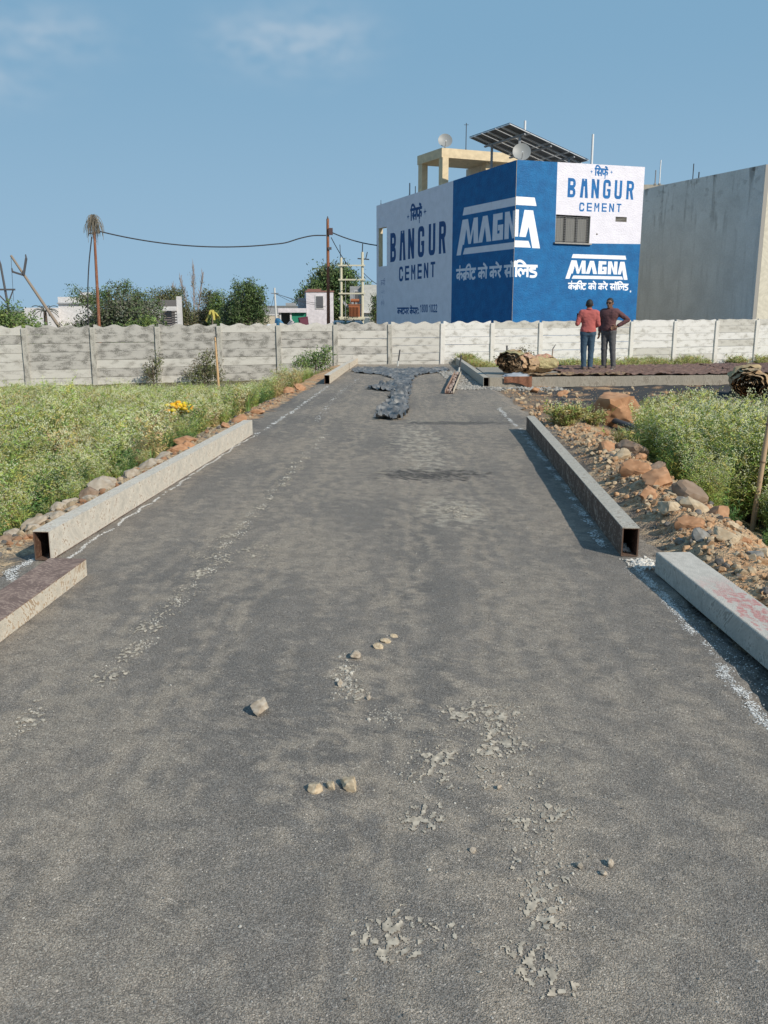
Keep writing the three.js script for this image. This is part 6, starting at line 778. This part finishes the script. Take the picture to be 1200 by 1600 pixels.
function person(label, pos, turn, J, C) { // J: joints in metres for a 1.72 m figure facing +z before the turn
  const g = thing('person', label, 'person', pos, turn); g.scale.setScalar(C.scale ?? 1);
  const torso = (x, y, z, e) => { let d = cap(x, y, z, [0, 0.98, 0.0], [0, 1.18, 0.0], 0.155 + e, 0.15 + e, 1.35); d = smin(d, cap(x, y, z, [-0.09, 1.32, 0], [0.09, 1.32, 0], 0.125 + e, 0.125 + e, 1.25), 0.06); d = smin(d, cap(x, y, z, [-0.15, 1.405, -0.01], [0.15, 1.405, -0.01], 0.055 + e, 0.055 + e), 0.06); return d; };
  const arm = (x, y, z, a, e, cut = 1) => { const w = a.elbow.map((v, k) => lerp(v, a.wrist[k], cut)); return Math.min(cap(x, y, z, a.shoulder, a.elbow, 0.053 + e, 0.043 + e), cap(x, y, z, a.elbow, w, 0.042 + e, lerp(0.042, 0.028, cut) + e)); };
  const leg = (x, y, z, l, e, foot) => { let d = smin(cap(x, y, z, l.hip, l.knee, 0.088 + e, 0.058 + e), cap(x, y, z, l.knee, l.ankle, 0.057 + e, 0.042 + e * 1.3), 0.02); if (foot) d = smin(d, cap(x, y, z, [l.ankle[0], 0.04, l.ankle[2] - 0.03], l.toe, 0.042, 0.032), 0.03); return d; };
  const pelvis = (x, y, z, e) => cap(x, y, z, [-0.06, 0.92, 0], [0.06, 0.92, 0], 0.125 + e, 0.125 + e, 1.15);
  const hd = J.head; // centre of the skull
  const headF = (x, y, z) => { let d = Math.hypot((x - hd[0]) / 0.078, (y - hd[1] - 0.025) / 0.1, (z - hd[2]) / 0.095) * 0.088 - 0.088; d = smin(d, cap(x, y, z, [hd[0], hd[1] - 0.06, hd[2] + 0.03], [hd[0], hd[1] - 0.085, hd[2] + 0.05], 0.05, 0.035), 0.04); d = smin(d, cap(x, y, z, [hd[0], hd[1] + 0.015, hd[2] + 0.088], [hd[0], hd[1] - 0.025, hd[2] + 0.108], 0.01, 0.015), 0.015); for (const s of [-1, 1]) { d = smin(d, cap(x, y, z, [hd[0] + s * 0.08, hd[1] + 0.015, hd[2] - 0.005], [hd[0] + s * 0.084, hd[1] - 0.02, hd[2]], 0.017, 0.012), 0.012); d = Math.max(d, -cap(x, y, z, [hd[0] + s * 0.032, hd[1] + 0.012, hd[2] + 0.103], [hd[0] + s * 0.034, hd[1] + 0.012, hd[2] + 0.103], 0.013, 0.013)); } d = smin(d, cap(x, y, z, [hd[0] - 0.018, hd[1] - 0.052, hd[2] + 0.086], [hd[0] + 0.018, hd[1] - 0.052, hd[2] + 0.086], 0.009, 0.009), 0.01); return smin(d, cap(x, y, z, [0, 1.4, -0.01], [hd[0], hd[1] - 0.06, hd[2] - 0.015], 0.058, 0.054), 0.03); };
  const arms = J.arms, legs = J.legs, body = (x, y, z) => { let d = smin(torso(x, y, z, 0), pelvis(x, y, z, 0), 0.05); if (y > 0.8) for (const a of arms) d = smin(d, arm(x, y, z, a, 0), 0.03); if (y < 1.1) for (const l of legs) d = smin(d, leg(x, y, z, l, 0, true), 0.03); return y > 1.3 ? smin(d, headF(x, y, z), 0.02) : d; };
  const handGeo = (a) => { // palm, four fingers and a thumb
    const W = V(...a.wrist), dir = V(...a.point).normalize(), side = V(...a.across).normalize(), nrm = V().crossVectors(dir, side).normalize(), P = (u, s, h) => W.clone().addScaledVector(dir, u).addScaledVector(side, s).addScaledVector(nrm, h).toArray(), chains = [];
    for (let k = 0; k < 4; k++) { const s = -0.03 + k * 0.02, L = [0.068, 0.078, 0.073, 0.058][k], c = a.curl ?? 0.5; chains.push([P(0.08, s, 0), P(0.08 + L * 0.5, s * 1.08, L * 0.25 * c)], [P(0.08 + L * 0.5, s * 1.08, L * 0.25 * c), P(0.08 + L * (1 - 0.45 * c), s * 1.08, L * 0.8 * c)]); }
    const th = [[P(0.025, -0.03, 0.005), P(0.055, -0.062, 0.015)], [P(0.055, -0.062, 0.015), P(0.085, -0.068, 0.03)]];
    const f = (x, y, z) => { let d = Math.min(cap(x, y, z, P(0.0, 0, 0), P(0.03, 0, 0), 0.028, 0.028), cap(x, y, z, P(0.03, -0.02, 0), P(0.08, -0.026, 0), 0.02, 0.015)); d = smin(d, cap(x, y, z, P(0.03, 0.018, 0), P(0.08, 0.026, 0), 0.02, 0.015), 0.02); d = smin(d, cap(x, y, z, P(0.04, 0, 0), P(0.08, 0, 0), 0.02, 0.016), 0.015); for (const [p, q] of chains) d = smin(d, cap(x, y, z, p, q, 0.0095, 0.0085), 0.004); for (const [p, q] of th) d = smin(d, cap(x, y, z, p, q, 0.012, 0.0095), 0.006); return d; };
    const c = P(0.07, 0, 0.01); return surfaceNets(f, c.map((v) => v - 0.13), c.map((v) => v + 0.13), 0.0045);
  };
  part('body', [surfaceNets(body, [-0.5, 0, -0.35], [0.5, 1.78, 0.5], 0.014), ...arms.map(handGeo)], mat(C.skin, { roughness: 0.6 }), g);
  const wr = (x, y, z) => 0.006 * n3(x * 9, y * 12, z * 9) + 0.003 * n3(x * 22, y * 26, z * 22);
  const shirtF = (x, y, z) => { let d = torso(x, y, z, 0.016); d = smin(d, cap(x, y, z, [-0.05, 0.96, 0], [0.05, 0.96, 0], 0.142, 0.142, 1.2), 0.05); for (const a of arms) d = smin(d, arm(x, y, z, a, 0.014, a.sleeve ?? 0.9), 0.03); d += wr(x, y, z); d = Math.max(d, C.hem - y); return Math.max(d, y - 1.475 - 0.3 * Math.max(0, -z * 0.25)); };
  const sm = part('shirt', surfaceNets(shirtF, [-0.5, 0.8, -0.35], [0.5, 1.56, 0.5], 0.012), C.shirt, g); part('collar', new THREE.TorusGeometry(0.064, 0.016, 8, 20).rotateX(Math.PI / 2 + 0.15).scale(1, 1.5, 1).translate(0, 1.475, -0.008), C.shirt, sm);
  const tr = (x, y, z) => { let d = pelvis(x, y, z, 0.012); for (const l of legs) d = smin(d, leg(x, y, z, l, 0.016, false), 0.025); d += wr(x, y, z) * 0.8; return Math.max(d, y - 1.01, 0.075 - y); };
  part('trousers', surfaceNets(tr, [-0.4, 0.03, -0.35], [0.4, 1.05, 0.4], 0.012), C.trousers, g);
  const hairF = (x, y, z) => { const px = (x - hd[0]) / 0.085, py = (y - hd[1] - 0.03) / 0.108, pz = (z - hd[2] + 0.004) / 0.102, d = Math.hypot(px, py, pz) * 0.092 - 0.092 + 0.003 * n3(x * 60, y * 60, z * 60); return Math.max(d, -(y - hd[1] + 0.055 - Math.max(0, (z - hd[2] + 0.03)) * 1.35 + 0.0)); };
  part('hair', surfaceNets(hairF, [hd[0] - 0.13, hd[1] - 0.13, hd[2] - 0.14], [hd[0] + 0.13, hd[1] + 0.17, hd[2] + 0.14], 0.007), mat([0.018, 0.016, 0.016], { roughness: 0.7 }), g);
  for (const l of legs) { const d = V(l.toe[0] - l.ankle[0], 0, l.toe[2] - l.ankle[2]), shoe = (x, y, z) => Math.max(smin(cap(x, y, z, [l.ankle[0] - d.x * 0.25, 0.05, l.ankle[2] - d.z * 0.25], [l.toe[0], 0.03, l.toe[2]], 0.05, 0.042), cap(x, y, z, [l.ankle[0], 0.05, l.ankle[2]], [l.ankle[0], 0.09, l.ankle[2]], 0.046, 0.046), 0.02), 0.0 - y); const s = part('shoe', surfaceNets(shoe, [l.ankle[0] - 0.2, -0.02, l.ankle[2] - 0.2], [l.ankle[0] + 0.2, 0.16, l.ankle[2] + 0.3], 0.009), mat(C.shoe), g); part('sole', surfaceNets((x, y, z) => Math.max(cap(x, 0.0, z, [l.ankle[0] - d.x * 0.25, 0, l.ankle[2] - d.z * 0.25], [l.toe[0], 0, l.toe[2]], 0.054, 0.046), y - 0.022, -0.002 - y), [l.ankle[0] - 0.2, -0.02, l.ankle[2] - 0.2], [l.ankle[0] + 0.2, 0.05, l.ankle[2] + 0.3], 0.009), mat(C.sole), s); }
  part('belt', new THREE.TorusGeometry(0.142, 0.013, 6, 28).rotateX(Math.PI / 2).scale(1, 1, 0.86).translate(0, C.hem + 0.004, 0), mat([0.03, 0.025, 0.022], { roughness: 0.5 }), g);
  if (C.glasses) { const gm = mat([0.01, 0.01, 0.012], { roughness: 0.15 }); part('sunglasses', [...[-1, 1].map((s) => new THREE.SphereGeometry(0.029, 14, 8).scale(1, 0.75, 0.35).translate(hd[0] + s * 0.034, hd[1] + 0.012, hd[2] + 0.095)), box(0.02, 0.008, 0.01, hd[0], hd[1] + 0.016, hd[2] + 0.1), ...[-1, 1].map((s) => bar(V(hd[0] + s * 0.06, hd[1] + 0.018, hd[2] + 0.088), V(hd[0] + s * 0.083, hd[1] + 0.018, hd[2] - 0.0), 0.007))], gm, g); }
  return g;
}
{
  const check = (a, b) => tex(256, 256, (u, v) => { const k = Math.floor(u * 24) % 3 === 0, m = Math.floor(v * 24) % 3 === 0, t = (k ? 0.5 : 0) + (m ? 0.5 : 0); return a.map((c, i) => lerp(c, b[i], t)); });
  const cloth = (c, o = {}) => mat(c, { roughness: 0.95, bumpMap: burlapTex, bumpScale: 0.001, ...o });
  const weave = (geoMat) => geoMat;
  const p1 = person('man in a red shirt and blue jeans seen from behind, standing on the slab', [4.76, 0.125, -21.3], Math.PI - 0.12, {
    head: [0.0, 1.585, 0.01],
    arms: [{ shoulder: [0.185, 1.39, -0.01], elbow: [0.275, 1.13, -0.03], wrist: [0.2, 1.2, 0.2], point: [-0.3, 0.35, 0.6], across: [0, 0.7, -0.4], curl: 0.8, sleeve: 0.92 }, { shoulder: [-0.185, 1.39, -0.01], elbow: [-0.235, 1.12, -0.02], wrist: [-0.15, 1.04, 0.19], point: [0.5, 0, 0.5], across: [0, 1, 0], curl: 0.7, sleeve: 0.85 }],
    legs: [{ hip: [0.085, 0.9, 0], knee: [0.09, 0.49, 0.015], ankle: [0.07, 0.08, -0.02], toe: [0.1, 0.03, 0.14] }, { hip: [-0.085, 0.9, 0], knee: [-0.09, 0.49, 0.02], ankle: [-0.085, 0.08, -0.01], toe: [-0.115, 0.03, 0.15] }],
  }, { skin: [0.20, 0.105, 0.065], shirt: cloth([0.42, 0.11, 0.10]), trousers: cloth([0.045, 0.085, 0.13]), hem: 0.93, shoe: [0.14, 0.10, 0.08], sole: [0.35, 0.3, 0.25], scale: 0.945 });
  const ph = thing('mobile_phone', 'small dark phone held up by the man in the red shirt', 'phone', [4.57, 1.36, -21.58], 0.3); part('body', new RoundedBoxGeometry(0.075, 0.15, 0.01, 2, 0.004), mat([0.03, 0.03, 0.035], { roughness: 0.3 }), ph); part('screen', box(0.068, 0.14, 0.002, 0, 0, 0.0062), mat([0.02, 0.02, 0.03], { roughness: 0.1 }), ph);
  const p2 = person('man in a dark maroon shirt and sunglasses with one hand on his hip', [5.35, 0.125, -21.75], -0.62, {
    head: [0.0, 1.59, 0.02],
    arms: [{ shoulder: [0.19, 1.39, -0.01], elbow: [0.44, 1.2, -0.09], wrist: [0.21, 1.03, 0.06], point: [-0.7, -0.25, 0.35], across: [0.2, -0.9, 0.2], curl: 0.5, sleeve: 0.8 }, { shoulder: [-0.19, 1.39, -0.01], elbow: [-0.23, 1.12, -0.04], wrist: [-0.22, 0.88, 0.06], point: [0, -1, 0.15], across: [0, 0.15, 1], curl: 0.45, sleeve: 0.92 }],
    legs: [{ hip: [0.085, 0.9, 0], knee: [0.125, 0.49, 0.01], ankle: [0.155, 0.08, -0.02], toe: [0.19, 0.03, 0.14] }, { hip: [-0.085, 0.9, 0], knee: [-0.085, 0.49, 0.03], ankle: [-0.08, 0.08, 0.0], toe: [-0.11, 0.03, 0.16] }],
  }, { skin: [0.20, 0.105, 0.065], shirt: cloth([0.13, 0.06, 0.062]), trousers: cloth([0.10, 0.10, 0.105]), hem: 0.93, shoe: [0.10, 0.08, 0.07], sole: [0.6, 0.58, 0.55], glasses: true, scale: 0.965 });
}

renderer.render(scene, camera);
